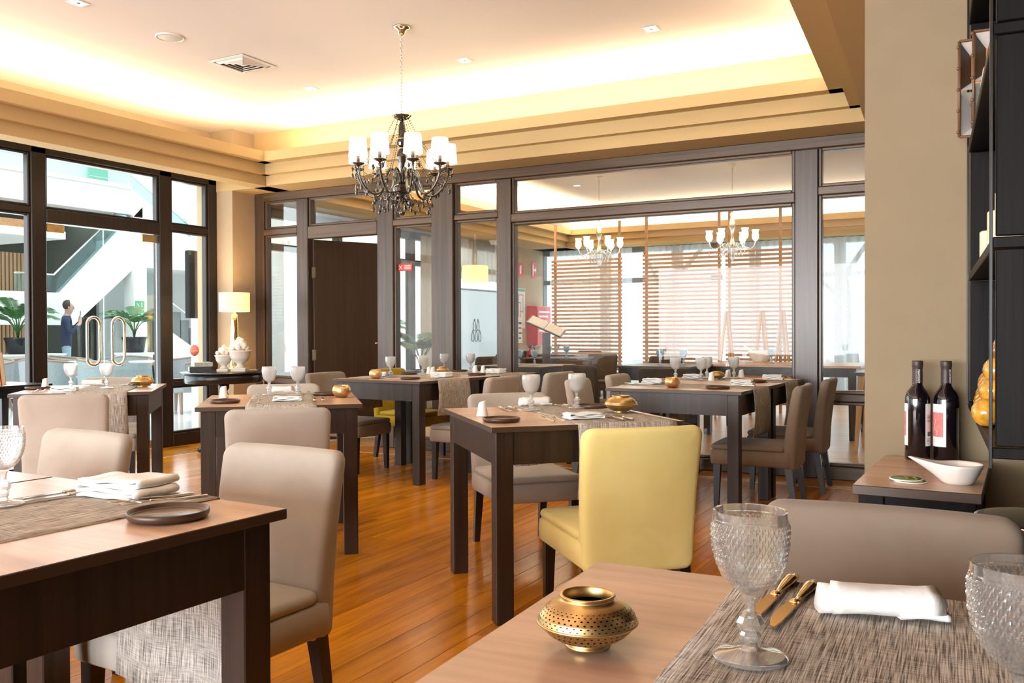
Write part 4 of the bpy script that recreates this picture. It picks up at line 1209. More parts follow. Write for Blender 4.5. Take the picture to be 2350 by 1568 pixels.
def shadow_frame(label, y, dx, s=1.0):
    """Box frame of two mirrored cells standing a little over the board's edge."""
    c = on_shelf(dx, y, 2)
    o = root('mirror_frame', label, 'frame', c, YR, 'mirrored box frames on the black shelf')
    w, d = .15 * s, .06; hs = (0, .135 * s, .285 * s)
    for k in (0, 1):
        z0, z1 = hs[k] + .006, hs[k+1] - .002
        Q = lambda *p: [(a, b, c_) for a, b, c_ in p]
        build('bevel_top', MB().add(Q((0, 0, z1), (w, 0, z1), (w - .035, d, z1 - .035), (.035, d, z1 - .035)), [(0, 1, 2, 3)]), 'porcelain' if k else 'mirror_facet', o)
        build('bevel_side', MB().add(Q((0, 0, z0), (0, 0, z1), (.035, d, z1 - .035), (.035, d, z0 + .035)), [(0, 1, 2, 3)]), 'capsule' if k else 'porcelain', o)
        build('bevel_bottom', MB().add(Q((0, 0, z0), (w, 0, z0), (w - .035, d, z0 + .035), (.035, d, z0 + .035)), [(0, 1, 2, 3)]), 'porcelain', o)
        build('cell_back', MB().box(.030, w - .03, d, d + .006, z0 + .02, z1 - .02), 'wood_amber' if k else 'capsule', o)
    build('edge_moulding', MB().tube([(0, 0, .005), (0, 0, hs[2])], .0045, 6).tube([(0, 0, .005), (w, 0, .005)], .0045, 6).tube([(w, 0, .005), (w, 0, hs[2]), (0, 0, hs[2])], .0045, 6), 'frame_brown', o)
    for k in range(5): build('corner_bead', MB().ball((-.003, -.002, .02 + .065 * k), .006, 7, 5), 'frame_brown', o)
    return o
shadow_frame('mirrored box frame on the black shelf, rear one', 1.13, -.030, 1.05)
shadow_frame('mirrored box frame on the black shelf, front one', 1.0, .004, 1.0)
vs_ = root('white_vase', 'round white porcelain vase before the mirrored frames on the black shelf', 'vase', on_shelf(.085, .80, 2))
build('body', MB().lathe([(0, 0), (.035, 0), (.060, .03), (.072, .075), (.066, .12), (.048, .15), (.040, .16), (0, .16)], 28), 'porcelain', vs_)
build('lid', MB().lathe([(.042, .161), (.040, .172), (.012, .180), (.012, .190), (0, .194)], 20), 'porcelain', vs_)
gp = root('gold_platter', 'gold pierced plate standing on the top board of the black shelf', 'plate', on_shelf(.10, .42, 3))
build('disc', MB().lathe([(0, 0), (.06, .004), (.10, .016), (.11, .022), (.108, .026), (.06, .010), (0, .006)], 32).xf(Matrix.Translation((0, 0, .112)) @ Matrix.Rotation(radians(82), 4, 'X')), 'gold_polished', gp)

# side table against the tan pillar
STZ = .735
st = root('side_table', 'small dark side table with a wood top against the tan pillar', 'table', (-.172, 2.855, 0), radians(-1.5))
hw, hd = .155, .322
top = MB().box(-hw, hw, -hd, hd, STZ - .026, STZ, m=1, bev=.002)
top.mi = [0 if all(abs(top.v[i][2] - STZ) < 1e-6 for i in f) else 1 for f in top.f]
build('tabletop', top, ['tabletop_wood', 'tabletop_edge'], st)
for s in (-1, 1):
    build('apron', MB().box(-hw + .075, hw - .075, s*(hd - .04) - .01, s*(hd - .04) + .01, STZ - .17, STZ - .026), 'black_shelf', st)
    build('apron', MB().box(s*(hw - .026) - .01, s*(hw - .026) + .01, -hd + .07, hd - .07, STZ - .17, STZ - .026), 'black_shelf', st)
    for t in (-1, 1): build('leg', MB().box(s*(hw-.045) - .032, s*(hw-.045) + .032, t*(hd-.055) - .032, t*(hd-.055) + .032, 0, STZ - .026, bev=.002), 'black_shelf', st)
def text_mesh(body, size, mat, name, extr=.0003):
    c = bpy.data.curves.new(name, 'FONT'); c.body = body; c.size = size; c.align_x = 'CENTER'; c.align_y = 'CENTER'; c.extrude = extr
    o = bpy.data.objects.new(name, c); COL.objects.link(o)
    dg = bpy.context.evaluated_depsgraph_get(); me = bpy.data.meshes.new_from_object(o.evaluated_get(dg))
    bpy.data.objects.remove(o); me.materials.clear(); me.materials.append(MATS[mat]); me.name = name
    return me
def wrap(me, r):
    """Bend a flat x/y text round a vertical cylinder of radius r (front towards -Y)."""
    for v in me.vertices:
        a = v.co.x / r; rr = r + v.co.z
        v.co = Vector((rr * sin(a), -rr * cos(a), v.co.y))
    return me
def wine_bottle(x, y, turn, label):
    rt = root('wine_bottle', label, 'bottle', (x, y, STZ), turn, 'red wine bottles')
    R = .0375
    build('glass_body', MB().lathe([(0, .006), (.022, .002), (.034, 0), (R, .005), (R, .19), (.0365, .203), (.031, .218), (.021, .230), (.0158, .240), (.0148, .258), (.0148, .30), (0, .30)], 40), 'bottle_glass', rt)
    cp = build('capsule', MB().lathe([(.0156, .247), (.0154, .285), (.0156, .296), (.0166, .298), (.0168, .314), (.0158, .317), (0, .3172)], 32, caps=False), 'capsule', rt)
    tm = text_mesh('ADEGAMÃE', .0085, 'white_print', 'neck_print')
    for v in tm.vertices: v.co = Vector((-v.co.y, v.co.x, v.co.z))
    t = link('neck_print', wrap(tm, .0157), cp, (0, 0, .268), radians(118) + (turn * -.35 - radians(30)))
    def patch(nm, a0, a1, z0, z1, rr, mat, par, wav=0.0):
        n = 14
        b = MB().grid(n, 8, lambda u, v: (rr * sin(a0 + (a1 - a0) * u), -rr * cos(a0 + (a1 - a0) * u), z0 + (z1 - z0) * v))
        return build(nm, b, mat, par)
    lb = patch('front_label', -1.05, 1.05, .047, .181, R + .0004, 'paper_white', rt)
    patch('label_picture', -.95, .82, .078, .155, R + .0007, 'label_red', lb)
    # pale blue sky area with a wavy edge, like a torn landscape
    vs = []; n = 12
    for j in range(n + 1):
        z = .0785 + .058 * j / n; a1 = .02 + .10 * sin(j * 1.1) - .35 * (j / n) ** 2
        for a in (-.95, a1): vs.append(((R + .001) * sin(a), -(R + .001) * cos(a), z))
        vs.insert(len(vs) - 1, ((R + .001) * sin((a1 - .95) / 2), -(R + .001) * cos((a1 - .95) / 2), z))
    build('label_picture', MB().add(vs, [(3*j+k, 3*j+k+1, 3*j+k+4, 3*j+k+3) for j in range(n) for k in range(2)], True), 'label_blue', lb)
    vs = []
    for j in range(15):
        z = .082 + .062 * j / 14; a = .25 + .12 * sin(j * .75) - .02 * j
        vs += [((R + .0012) * sin(a + d), -(R + .0012) * cos(a + d), z) for d in (-.03, .03)]
    build('label_picture', MB().add(vs, [(2*j, 2*j+1, 2*j+3, 2*j+2) for j in range(14)], True), 'paper_cream', lb)
    for z, a0, a1 in ((.162, -.7, .5), (.170, -.7, .25), (.066, -.7, .3), (.059, -.7, .0)): patch('label_line', a0, a1, z, z + .0014, R + .0008, 'speaker_grille', lb)
    bl = patch('back_label', pi - .62, pi + .62, .047, .181, R + .0004, 'paper_white', rt)
    for i in range(9): patch('label_line', pi - .45, pi + .45 - .1 * (i % 3), .056 + .0045 * i + (.05 if i > 3 else 0), .0575 + .0045 * i + (.05 if i > 3 else 0), R + .0008, 'ink', bl)
    patch('bar_code', pi - .40, pi + .10, .078, .092, R + .0008, 'ink', bl)
    return rt
wine_bottle(-.215, 3.125, radians(-103), 'red wine bottle on the side table, left one, showing two label edges')
wine_bottle(-.133, 3.135, radians(-57), 'red wine bottle on the side table, right one, with a red and blue label')
# drop-shaped white bowl
bw = root('sauce_bowl', 'white drop-shaped porcelain bowl with a pointed spout on the side table', 'bowl', (-.085, 2.685, STZ), radians(4))
def bowl_surf(scale_in):
    def f(u, v):
        a = 2 * pi * u; t = v
        r0, r1 = .036, .064; r = r0 + (r1 - r0) * t ** .8
        x, y = r * cos(a), r * sin(a)
        c = -cos(a)
        if c > 0:                                   # spout pulled out to the left
            k = c ** 9; x -= .060 * k * t ** 1.7; y *= 1 - .35 * c * t
        s = scale_in
        return (x * s, y * s, .052 * t + (.014 * max(0, c) ** 9 * t * t) + (.0025 if s < 1 else 0))
    return f
b = MB().grid(56, 9, bowl_surf(1.0), close_u=True).grid(56, 9, bowl_surf(.95), close_u=True)
n = 56
o1 = 8 * n; o2 = 9 * n + 8 * n
b.f += [(o1 + i, o1 + (i+1) % n, o2 + (i+1) % n, o2 + i) for i in range(n)] + [tuple(range(n)), tuple(9*n + i for i in range(n))]
b.sm += [True] * n + [False] * 2; b.mi += [0] * (n + 2)
build('body', b, 'porcelain', bw)
for i, (dx, dy, lb_) in enumerate(((.012, -.010, 'lower printed coaster of the two on the side table'), (0, 0, 'upper olive printed coaster of the two on the side table'))):
    o = root('coaster', lb_, 'coaster', (-.212 + dx, 2.665 + dy, STZ + .0005 + .0042 * i), .3, 'round printed coasters')
    build('disc', MB().lathe([(0, 0), (.042, 0), (.0425, .0018), (.042, .0036), (0, .0036)], 32), 'paper_white', o)
    build('print', MB().lathe([(0, .0037), (.0405, .0037), (0, .0040)], 32, caps=False), 'leaf_olive', o)
    for s in (-1, 1): build('print', MB().lathe([(.010, .0042), (.016, .0042)], 20, c=(.012, s * .013, 0), caps=False), plain('print_lime_%d%d' % (i, s), (.45, .50, .03), .6).name, o)
# steel ice bucket half hidden behind the taupe chair
ib = root('ice_bucket', 'shiny steel ice bucket at the right edge behind the taupe chair', 'bucket', (.09, 2.28, 0))
build('bowl', MB().lathe([(0, .52), (.085, .52), (.10, .54), (.125, .715), (.128, .728), (.122, .728), (.118, .715), (.094, .545), (0, .53)], 40), 'chrome', ib)
build('rim', MB().lathe([(.124, .722), (.131, .722), (.133, .727), (.130, .732), (.124, .732)], 40), 'steel', ib)
build('stand', MB().tube([(0, 0, .01), (0, 0, .53)], .014, 12).lathe([(0, 0), (.12, 0), (.12, .012), (.02, .022), (0, .022)], 28), 'steel', ib)

# ------------------------------------------------------------------ corner by the lobby glazing: round table, lamp, books, urns
RT = (-6.60, 6.29); RZ = .77
rt_ = root('round_side_table', 'round dark pedestal table in the corner under the gold lamp', 'table', (RT[0], RT[1], 0))
build('tabletop', MB().lathe([(0, RZ - .014), (.40, RZ - .014), (.405, RZ - .010), (.405, RZ - .003), (.40, RZ), (0, RZ)], 56), 'black_lacquer', rt_)
build('apron', MB().lathe([(.355, RZ - .014), (.37, RZ - .03), (.37, RZ - .095), (.355, RZ - .105), (.33, RZ - .105)], 56, caps=False), 'black_lacquer', rt_)
build('pedestal', MB().lathe([(.05, RZ - .10), (.05, RZ - .16), (.03, RZ - .19), (.045, RZ - .23), (.07, RZ - .33), (.05, RZ - .42), (.035, RZ - .46), (.06, .22), (.05, .16), (.0, .16)], 24), 'black_lacquer', rt_)
for k in range(3):
    a = 2 * pi * k / 3 + .4
    build('foot', MB().tube([(.03 * cos(a), .03 * sin(a), .24), (.12 * cos(a), .12 * sin(a), .20), (.22 * cos(a), .22 * sin(a), .09), (.29 * cos(a), .29 * sin(a), .022)], [.03, .03, .024, .02], 10), 'black_lacquer', rt_)
lm = root('table_lamp', 'tall gold table lamp with a lit cream shade in the corner', 'lamp', (-6.735, 6.565, RZ))
bs = MB().lathe([(0, 0), (.062, 0), (.062, .008), (.050, .014), (.046, .05), (.044, .12), (.048, .20), (.046, .30), (.040, .40), (.034, .50), (.030, .56), (.012, .575), (.010, .62)], 20)
bs.v = [(x * (1 + .13 * sin(z * 38 + math.atan2(y, x) * 2)), y * (1 + .13 * cos(z * 31 + math.atan2(y, x) * 3)), z) for x, y, z in bs.v]
build('base', bs, 'gold_polished', lm)
build('shade', MB().lathe([(.150, .592), (.150, .782)], 40, caps=False).lathe([(.148, .592), (.148, .782)], 40, caps=False), 'lamp_shade_lit', lm)
build('bulb', MB().ball((0, 0, .70), .030, 12, 8), 'bulb', lm)
build('shade_ring', MB().tube([(-.148, 0, .64), (.148, 0, .64)], .002, 5).tube([(0, -.148, .64), (0, .148, .64)], .002, 5), 'steel', lm)
build('cord', MB().tube([(.04, .05, .004), (.16, .14, .002), (.22, .16, -.02), (.24, .17, -.30), (.20, .20, -.60)], .003, 6), 'candle', lm)
pl = bpy.data.lights.new('table_lamp_light', 'POINT'); pl.energy = 15; pl.color = (1, .72, .40); pl.shadow_soft_size = .06
link('table_lamp_light', pl, None, (-6.735, 6.565, RZ + .70))
def book(p, w, d, h, deg, cov, label, group=None):
    o = root('book', label, 'book', p, radians(deg), group)
    build('cover', MB().box(-w/2, w/2, -d/2, d/2, 0, .004).box(-w/2, w/2, -d/2, d/2, h - .004, h).box(-w/2, w/2, -d/2, -d/2 + .004, .004, h - .004), cov, o)
    build('pages', MB().box(-w/2 + .004, w/2 - .004, -d/2 + .004, d/2 - .005, .004, h - .004), 'paper_cream', o)
    return o
book((-6.80, 6.17, RZ), .20, .26, .052, 52, 'book_dark', 'thick dark book under a lighter one on the round table', 'books on the round table')
book((-6.79, 6.185, RZ + .053), .17, .22, .040, 58, 'book_grey', 'pale patterned book on top of the dark one on the round table', 'books on the round table')
def urn(p, s, label, seed):
    o = root('plaster_urn', label, 'urn', (p[0], p[1], RZ), .5, 'white plaster urns')
    build('plinth', MB().box(-.055, .055, -.055, .055, 0, .028, bev=.004), 'plaster', o)
    build('vase', MB().lathe([(.038, .028), (.042, .034), (.024, .050), (.026, .062), (.058, .085), (.074, .115), (.078, .145), (.086, .152), (.086, .160), (.070, .160)], 32), 'plaster', o)
    r = random.Random(seed); fr = MB()
    for k in range(26):
        a = r.uniform(0, 2 * pi); q = r.uniform(.0, .062); z = .168 + (.075 - q) * 1.1 * r.uniform(.4, 1.0)
        fr.ball((q * cos(a), q * sin(a), z), r.uniform(.018, .027), 8, 6)
    build('carved_fruit', fr, 'plaster', o)
    o.scale = (s,) * 3
    return o
urn((-6.60, 6.29), 1.0, 'smaller white plaster urn of carved fruit, left one on the round table', 1)
urn((-6.455, 6.36), 1.30, 'larger white plaster urn of carved fruit, right one on the round table', 2)

# console at the left edge with orange books and a copper rack
cn = root('console_table', 'dark console table at the left edge behind the chairs', 'table', (-6.42, 3.55, 0))
build('tabletop', MB().box(-.22, .30, -.75, .62, .755, .78, bev=.003), 'black_lacquer', cn)
build('apron', MB().box(-.19, .27, -.70, .58, .69, .755), 'black_lacquer', cn)
for s in (-.18, .24):
    for t in (-.66, .54): build('leg', MB().frustum(s, t, 0, .69, .018, .028), 'black_lacquer', cn)
build('lower_shelf', MB().box(-.19, .27, -.68, .56, .16, .18), 'black_lacquer', cn)
for i in range(4):
    o = root('book', 'upright orange book leaning on the console, number %s from the viewer side' % ('one', 'two', 'three', 'four')[i], 'book', (-6.22, 3.78 - .038 * i, .782), 0, 'orange books on the console')
    b = MB().box(-.11, .11, 0, .034, 0, .235, bev=.002); sh_ = Matrix.Rotation(radians(7), 4, 'X')
    build('cover', b.xf(sh_), 'orange_book', o)
    build('pages', MB().box(-.105, .112, .005, .029, .005, .231).xf(sh_), 'paper_cream', o)
cr = root('copper_rack', 'rack of bent copper rods under the console at the left edge', 'rack', (-6.18, 3.42, .182))
for k in range(16):
    z = .03 + .028 * k; a = .25 * sin(k * 1.3)
    build('rod', MB().tube([(-.08, -.16, z), (.0, .0, z + .01), (.06, .20, z + .02 * sin(k)), (.06, .23, z + .025), (.05, .21, z + .036)], .006, 6), 'copper', cr)
build('upright', MB().tube([(-.08, -.16, 0), (-.08, -.16, .49)], .008, 8).tube([(.05, .12, 0), (.05, .12, .49)], .008, 8), 'copper', cr)

# ------------------------------------------------------------------ far room behind the partition
FX0, FX1, FY1 = -7.45, 3.2, 15.0
ff = struct('floor_far_room', MB().box(-7.6, 3.3, 7.2, 15.2, -.12, -.004), 'floor_pale')
struct('ceiling_far_room', MB().box(-7.6, 3.3, 7.3, 15.2, 3.30, 3.42), 'ceiling_paint')
struct('wall_far_left', MB().box(-7.6, -7.45, 13.62, 15.0, 0, 3.3).box(-7.6, -7.45, 7.3, 13.62, 2.60, 3.3), 'wall_tan')
struct('wall_far_right', MB().box(3.2, 3.35, 7.3, 15.2, 0, 3.3), 'wall_tan')
wb = MB().box(-7.6, 3.3, 15.0, 15.15, 2.56, 3.3).box(-7.6, 3.3, 15.0, 15.15, 0, .12)
for a in (-7.6, -6.3, -4.95, -3.6, -2.25, -.9, .6, 2.0, 3.1): wb.box(a, a + .16, 15.0, 15.15, .12, 2.56)
wb.box(-7.6, 3.3, 15.03, 15.12, 2.02, 2.10)
struct('wall_far_back', wb, 'outside_dark')
b = MB()
for k, (dx, z0, z1) in enumerate(((0, 2.65, 2.751), (.075, 2.751, 2.855), (.18, 2.855, 2.87))):
    b.box(-7.45, -6.75 + dx, 7.32, 15.0, z0, z1).box(-7.45, 3.2, 14.55 - dx, 15.0, z0, z1).box(-7.45, 3.2, 7.32, 7.75 + dx, z0, z1).box(2.0 - dx, 3.2, 7.32, 15, z0, z1)
b.box(-6.60, -6.57, 7.32, 14.4, 2.87, 2.95).box(-6.6, 1.8, 14.37, 14.40, 2.87, 2.95).box(-6.6, 1.8, 7.90, 7.93, 2.87, 2.95)
struct('trim_5', b, 'soffit_paint')
# glazed left wall of the far room towards the lobby
mem = [('post', (y, y + w, 0, 2.6), 0) for y, w in ((7.62, .10), (9.05, .10), (10.68, .12), (11.60, .10), (13.50, .12))]
mem += [('head_rail', (7.3, 13.6, 2.5, 2.62), 0)]
mem += [('transom', (a, c, 2.12, 2.20), 0) for a, c in ((7.72, 9.05), (9.15, 10.68), (10.80, 11.60), (11.70, 13.50))] + [('bottom_rail', (a, c, 0, .11), 0) for a, c in ((7.72, 9.05), (9.15, 10.68), (10.80, 11.60), (11.70, 13.50))]
mem += [('mullion', (12.55, 12.60, 2.2, 2.5), .01)]
frame_set('window_13', mem, [(7.72, 9.05, .11, 2.12), (9.15, 10.68, .11, 2.12), (10.80, 11.60, .11, 2.12), (7.72, 9.05, 2.2, 2.5), (9.15, 10.68, 2.2, 2.5), (10.80, 11.60, 2.2, 2.5), (11.70, 13.50, 2.2, 2.5)], 'window_glass', 'y', -7.45, -.10)
fz = frame_set('window_14', [], [], 'frosted_glass', 'y', -7.45, -.08)
build('pane', MB().box(-7.505, -7.495, 11.70, 13.50, .11, 1.82), 'frosted_glass', fz)
build('pane', MB().box(-7.505, -7.495, 11.70, 13.50, 1.85, 2.12), 'window_glass', fz)
build('etched_band', MB().box(-7.494, -7.492, 11.72, 13.48, 1.82, 1.85), 'logo_metal', fz)
# emblem of five drops etched on the pane
def drop_outline(cy_, cz, h, w, up):
    pts = []
    for k in range(25):
        t = 2 * pi * k / 24
        yy = w * sin(t) * (sin(t / 2)) ** 1.3; zz = h / 2 * cos(t)
        pts.append((0, cy_ + yy, cz + zz * (1 if up else -1)))
    return pts
for (dy, dz) in ((-.055, .09), (.055, .09), (-.11, -.09), (0, -.09), (.11, -.09)):
    build('emblem_drop', MB().tube(drop_outline(0, 0, .19, .058, True), .0065, 6, caps=False), 'logo_metal', fz).location = (-7.488, 12.60 + dy * 1.0, 1.175 + dz)
def curtain(name, label, pts, z0, z1, mat, folds, amp, group=None):
    """Pleated cloth along a line of floor points."""
    (x0, y0), (x1, y1) = pts; L = math.hypot(x1 - x0, y1 - y0); n = max(16, int(folds * 8)); nx, ny = -(y1 - y0) / L, (x1 - x0) / L
    def f(u, v):
        a = amp * sin(u * folds * 2 * pi + .8 * sin(v * 2)) * (1 - .25 * v) + .3 * amp * sin(u * folds * 5.1)
        return (x0 + (x1 - x0) * u + nx * a, y0 + (y1 - y0) * u + ny * a, z0 + (z1 - z0) * v)
    return tag(build(name, MB().grid(n, 6, f), mat), label, 'curtain', group)
curtain('sheer_curtain', 'sheer white curtain in the far corner beside the fire cabinet', ((-7.2, 14.75), (-5.6, 14.78)), .02, 2.62, 'sheer_white', 13, .045, 'sheer curtains')
curtain('sheer_curtain', 'sheer white curtain behind the far dark chairs, middle left', ((-5.35, 14.78), (-4.2, 14.78)), .02, 2.62, 'sheer_white', 10, .045, 'sheer curtains')
curtain('sheer_curtain', 'sheer white curtain behind the slatted screens, middle', ((-4.0, 14.78), (-2.5, 14.78)), .02, 2.62, 'sheer_white', 12, .045, 'sheer curtains')
curtain('sheer_curtain', 'sheer white curtain seen in the narrow right-hand pane', ((-2.4, 14.78), (1.6, 14.78)), .02, 2.62, 'sheer_white', 28, .045, 'sheer curtains')
curtain('long_curtain', 'heavy beige curtain gathered beside the wide dark post', ((-7.36, 10.85), (-7.36, 11.42)), .02, 2.56, 'curtain_beige', 5, .045)
curtain('short_curtain', 'thin warm curtain above the frosted pane', ((-7.36, 11.65), (-7.36, 13.55)), 1.98, 2.60, 'curtain_sheer_warm', 15, .02)

# slatted wooden screens
def screen(x0, x1, y, z0, z1, label, posts):
    o = root('slat_screen', label, 'screen', (x0, y, 0), 0, 'horizontal slat screens in the far room')
    n = int((z1 - z0) / .061); me = MB().box(0, x1 - x0, -.012, .012, 0, .033).mesh('slat', 'slat_wood')
    for k in range(n): link('slat', me, o, (0, 0, z0 + .061 * k))
    for px in posts: build('post', MB().box(px - x0 - .018, px - x0 + .018, .012, .045, 0, 2.86), 'slat_wood', o)
screen(-6.25, -5.05, 12.9, .30, 2.32, 'slatted wooden screen left one, behind the dark chairs', (-6.2, -5.1))
screen(-4.60, -3.42, 12.6, .12, 2.32, 'slatted wooden screen middle one, behind the goblets under the large window', (-4.553, -3.46))
screen(-3.36, -2.08, 12.6, .12, 2.36, 'slatted wooden screen right one, behind the white tureen', (-3.31, -2.603))

# wall things near the fire point
def sign(name, label, y, z, w, h, mat, glyph, cat='sign'):
    o = root(name, label, cat, (-7.449, y, z))
    build('panel', MB().box(0, .006, -w/2, w/2, -h/2, h/2), mat, o)
    glyph(o)
    return o
def g_ext(o): build('pictogram', MB().box(.006, .008, -.035, .03, -.07, .06).box(.006, .008, -.01, .04, .06, .085), 'white_print', o)
def g_hose(o): build('pictogram', MB().box(.006, .008, -.07, -.03, -.10, .10).box(.006, .008, -.02, .05, -.02, .02).box(.006, .008, .05, .07, -.05, .05), 'white_print', o)
sign('fire_sign', 'small red sign with a white extinguisher on the far wall, left one', 14.08, 2.25, .20, .24, 'sign_red', g_ext)
sign('fire_sign', 'small red sign with a white hose symbol on the far wall, right one', 14.62, 2.28, .20, .30, 'sign_red', g_hose)
ev = root('evacuation_plan', 'pale evacuation plan with a green heading on the far wall', 'poster', (-7.449, 14.08, 1.56))
build('sheet', MB().box(0, .008, -.17, .17, -.36, .36), 'paper_white', ev)
build('heading', MB().box(.008, .010, -.16, .16, .31, .35), 'sign_green', ev)
for (a, c, d, e) in ((-.10, -.09, -.15, .25), (.08, .09, -.05, .25), (-.10, .09, .24, .25), (-.10, .0, .10, .11), (-.02, -.01, -.15, .10), (-.02, .09, -.06, -.05), (-.14, .14, -.28, -.275)): build('plan_line', MB().box(.008, .010, a, c, d, e), 'ink', ev)
nt_ = root('wall_notice', 'small white notice below the evacuation plan', 'notice', (-7.449, 14.06, 1.15))
build('sheet', MB().box(0, .006, -.08, .08, -.20, .20), 'paper_white', nt_)
for k in range(4): build('print_line', MB().box(.006, .008, -.06, .05 - .02 * (k % 2), .14 - .09 * k, .165 - .09 * k), 'label_red' if k < 2 else 'ink', nt_)
fh = root('hose_cabinet', 'red fire hose cabinet on the far wall behind the menu stand', 'cabinet', (-7.449, 14.62, 1.25))
build('box', MB().box(0, .20, -.30, .30, -.36, .36, bev=.008), 'red_paint', fh)
build('door', MB().box(.20, .212, -.28, .28, -.34, .34, bev=.004), 'red_paint', fh)
for k in range(5): build('print_line', MB().box(.212, .2135, -.22, .20 - .05 * (k % 3), .24 - .085 * k, .275 - .085 * k), 'white_print', fh)
ex = root('fire_extinguisher', 'red fire extinguisher standing under the wall notice', 'extinguisher', (-7.28, 14.15, 0))
build('cylinder', MB().lathe([(0, .30), (.085, .30), (.09, .32), (.09, .74), (.06, .80), (.03, .82), (.03, .86), (0, .86)], 20), 'red_paint', ex)
build('valve', MB().box(-.03, .03, -.03, .03, .86, .90).tube([(0, 0, .88), (.0, .10, .93)], .012, 8), 'black_plastic', ex)
build('hose', MB().tube([(0, .03, .88), (0, .14, .86), (.03, .17, .70), (.05, .14, .50)], .014, 8), 'black_plastic', ex)
build('bracket', MB().box(-.16, -.08, -.04, .04, .25, .80), 'black_plastic', ex)
# menu stand with an open book
ms = root('menu_stand', 'slanted menu stand holding an open cream book in the far room', 'stand', (-5.17, 10.5, 0), radians(20))
build('post', MB().box(-.05, .05, -.04, .04, 0, 1.13), 'table_dark', ms)
build('foot', MB().box(-.18, .18, -.15, .15, 0, .03), 'table_dark', ms)
sl = Matrix.Translation((0, 0, 1.22)) @ Matrix.Rotation(radians(24), 4, 'Y') @ Matrix.Rotation(radians(16), 4, 'X')
build('board', MB().box(-.25, .25, -.18, .18, -.012, .0).xf(sl), 'table_dark', ms)
mb_ = root('menu_book', 'open cream menu lying on the slanted stand', 'book', (-5.17, 10.5, 0), radians(20))
build('page', MB().box(-.23, -.004, -.16, .16, .002, .010).xf(sl), 'paper_white', mb_)
build('page', MB().box(.004, .23, -.16, .16, .002, .010).xf(sl), 'paper_white', mb_)
# pendant drum lamp, emergency light
dl = root('drum_lamp', 'warm lit hanging drum lamp in front of the frosted pane', 'lamp', (-7.0, 11.75, 0))
build('shade', MB().lathe([(.20, 1.91), (.20, 2.16)], 36, caps=False).lathe([(.198, 1.91), (.198, 2.16)], 36, caps=False), 'lamp_shade_lit', dl)
build('bulb', MB().ball((0, 0, 2.03), .04, 10, 8), 'bulb', dl)
build('cord', MB().tube([(0, 0, 3.29), (0, 0, 2.1)], .004, 6).tube([(-.2, 0, 2.0), (.2, 0, 2.0)], .003, 6), 'steel', dl)
build('ceiling_rose', MB().lathe([(0, 3.299), (.05, 3.299), (.04, 3.275), (0, 3.27)], 20), 'vent_white', dl)
el = root('emergency_light', 'white wedge-shaped emergency light under the soffit above the frosted pane', 'light', (-7.2, 12.77, 2.645))
build('body', MB().frustum(0, 0, -.07, 0, .04, .07, .10, .13), 'porcelain', el)
build('test_cord', MB().tube([(.03, -.09, -.07), (.03, -.09, -.25)], .004, 6), 'porcelain', el)
dt = root('smoke_detector', 'small round smoke detector on the far ceiling', 'detector', (-3.9, 10.6, 3.30))
build('body', MB().lathe([(.07, 0), (.07, -.02), (.05, -.045), (.02, -.05), (0, -.05)], 24), 'porcelain', dt)
for i, (x, y, w) in enumerate(((-5.2, 9.6, 'left of'), (-2.05, 9.2, 'nearest the right post in'), (-2.1, 10.6, 'second by the right post in'), (-3.4, 10.4, 'in the middle of'), (-5.4, 12.0, 'furthest in'))):
    downlight(x, y, 'square downlight %s the far room ceiling' % w, 3.30, 'downlights in the far room')
va = root('ceiling_grille', 'long white air grille in the far ceiling near the right post', 'air vent', (-2.0, 9.95, 3.30))
build('bezel', MB().box(-.34, .34, -.13, .13, -.008, 0), 'vent_white', va)
for k in range(5): build('slat', MB().box(-.31, .31, -.10 + .042 * k, -.085 + .042 * k, -.013, -.008), 'vent_dark', va)

# glass chandeliers of the far room
def glass_chandelier(label, loc_, arms=6):
    rt = root('glass_chandelier', label, 'chandelier', loc_, .3, 'clear glass chandeliers')
    build('ceiling_rose', MB().lathe([(0, 0), (.05, 0), (.04, -.02), (.012, -.04), (0, -.04)], 20), 'vent_white', rt)
    build('chain', MB().tube([(0, 0, -.03), (0, 0, -.62)], .004, 6), 'steel', rt)
    build('column', MB().lathe([(.006, -.60), (.03, -.64), (.02, -.68), (.035, -.74), (.045, -.80), (.02, -.86), (.012, -.92), (.03, -1.00), (.055, -1.06), (.05, -1.12), (.03, -1.15), (.04, -1.19), (.02, -1.24), (0, -1.25)], 14), 'crystal', rt)
    for k in range(arms):
        a = 2 * pi * k / arms
        P = lambda r, z: (r * cos(a), r * sin(a), z)
        arm = build('arm', MB().tube([P(.03, -1.06), P(.10, -1.02), P(.16, -1.07), (.23*cos(a), .23*sin(a), -1.10), P(.28, -1.05), P(.29, -1.0)], .008, 8), 'crystal', rt)
        build('shade', MB().lathe([(.020, -.99), (.042, -.96), (.045, -.92), (.036, -.88), (.048, -.85)], 16, c=P(.29, 0), caps=False), 'lamp_shade_white', arm)
        build('bulb', MB().ball(P(.29, -.94), .018, 8, 6), 'bulb', arm)
        dd = MB()
        for q in (.12, .2, .29): octa(dd, P(q, -1.15), .012, .03)
        build('crystal_drop', dd, 'crystal', arm)
    return rt
glass_chandelier('clear glass chandelier in the far room, left one', (-4.84, 11.5, 3.30))
glass_chandelier('clear glass chandelier in the far room, right one', (-2.98, 11.5, 3.30))

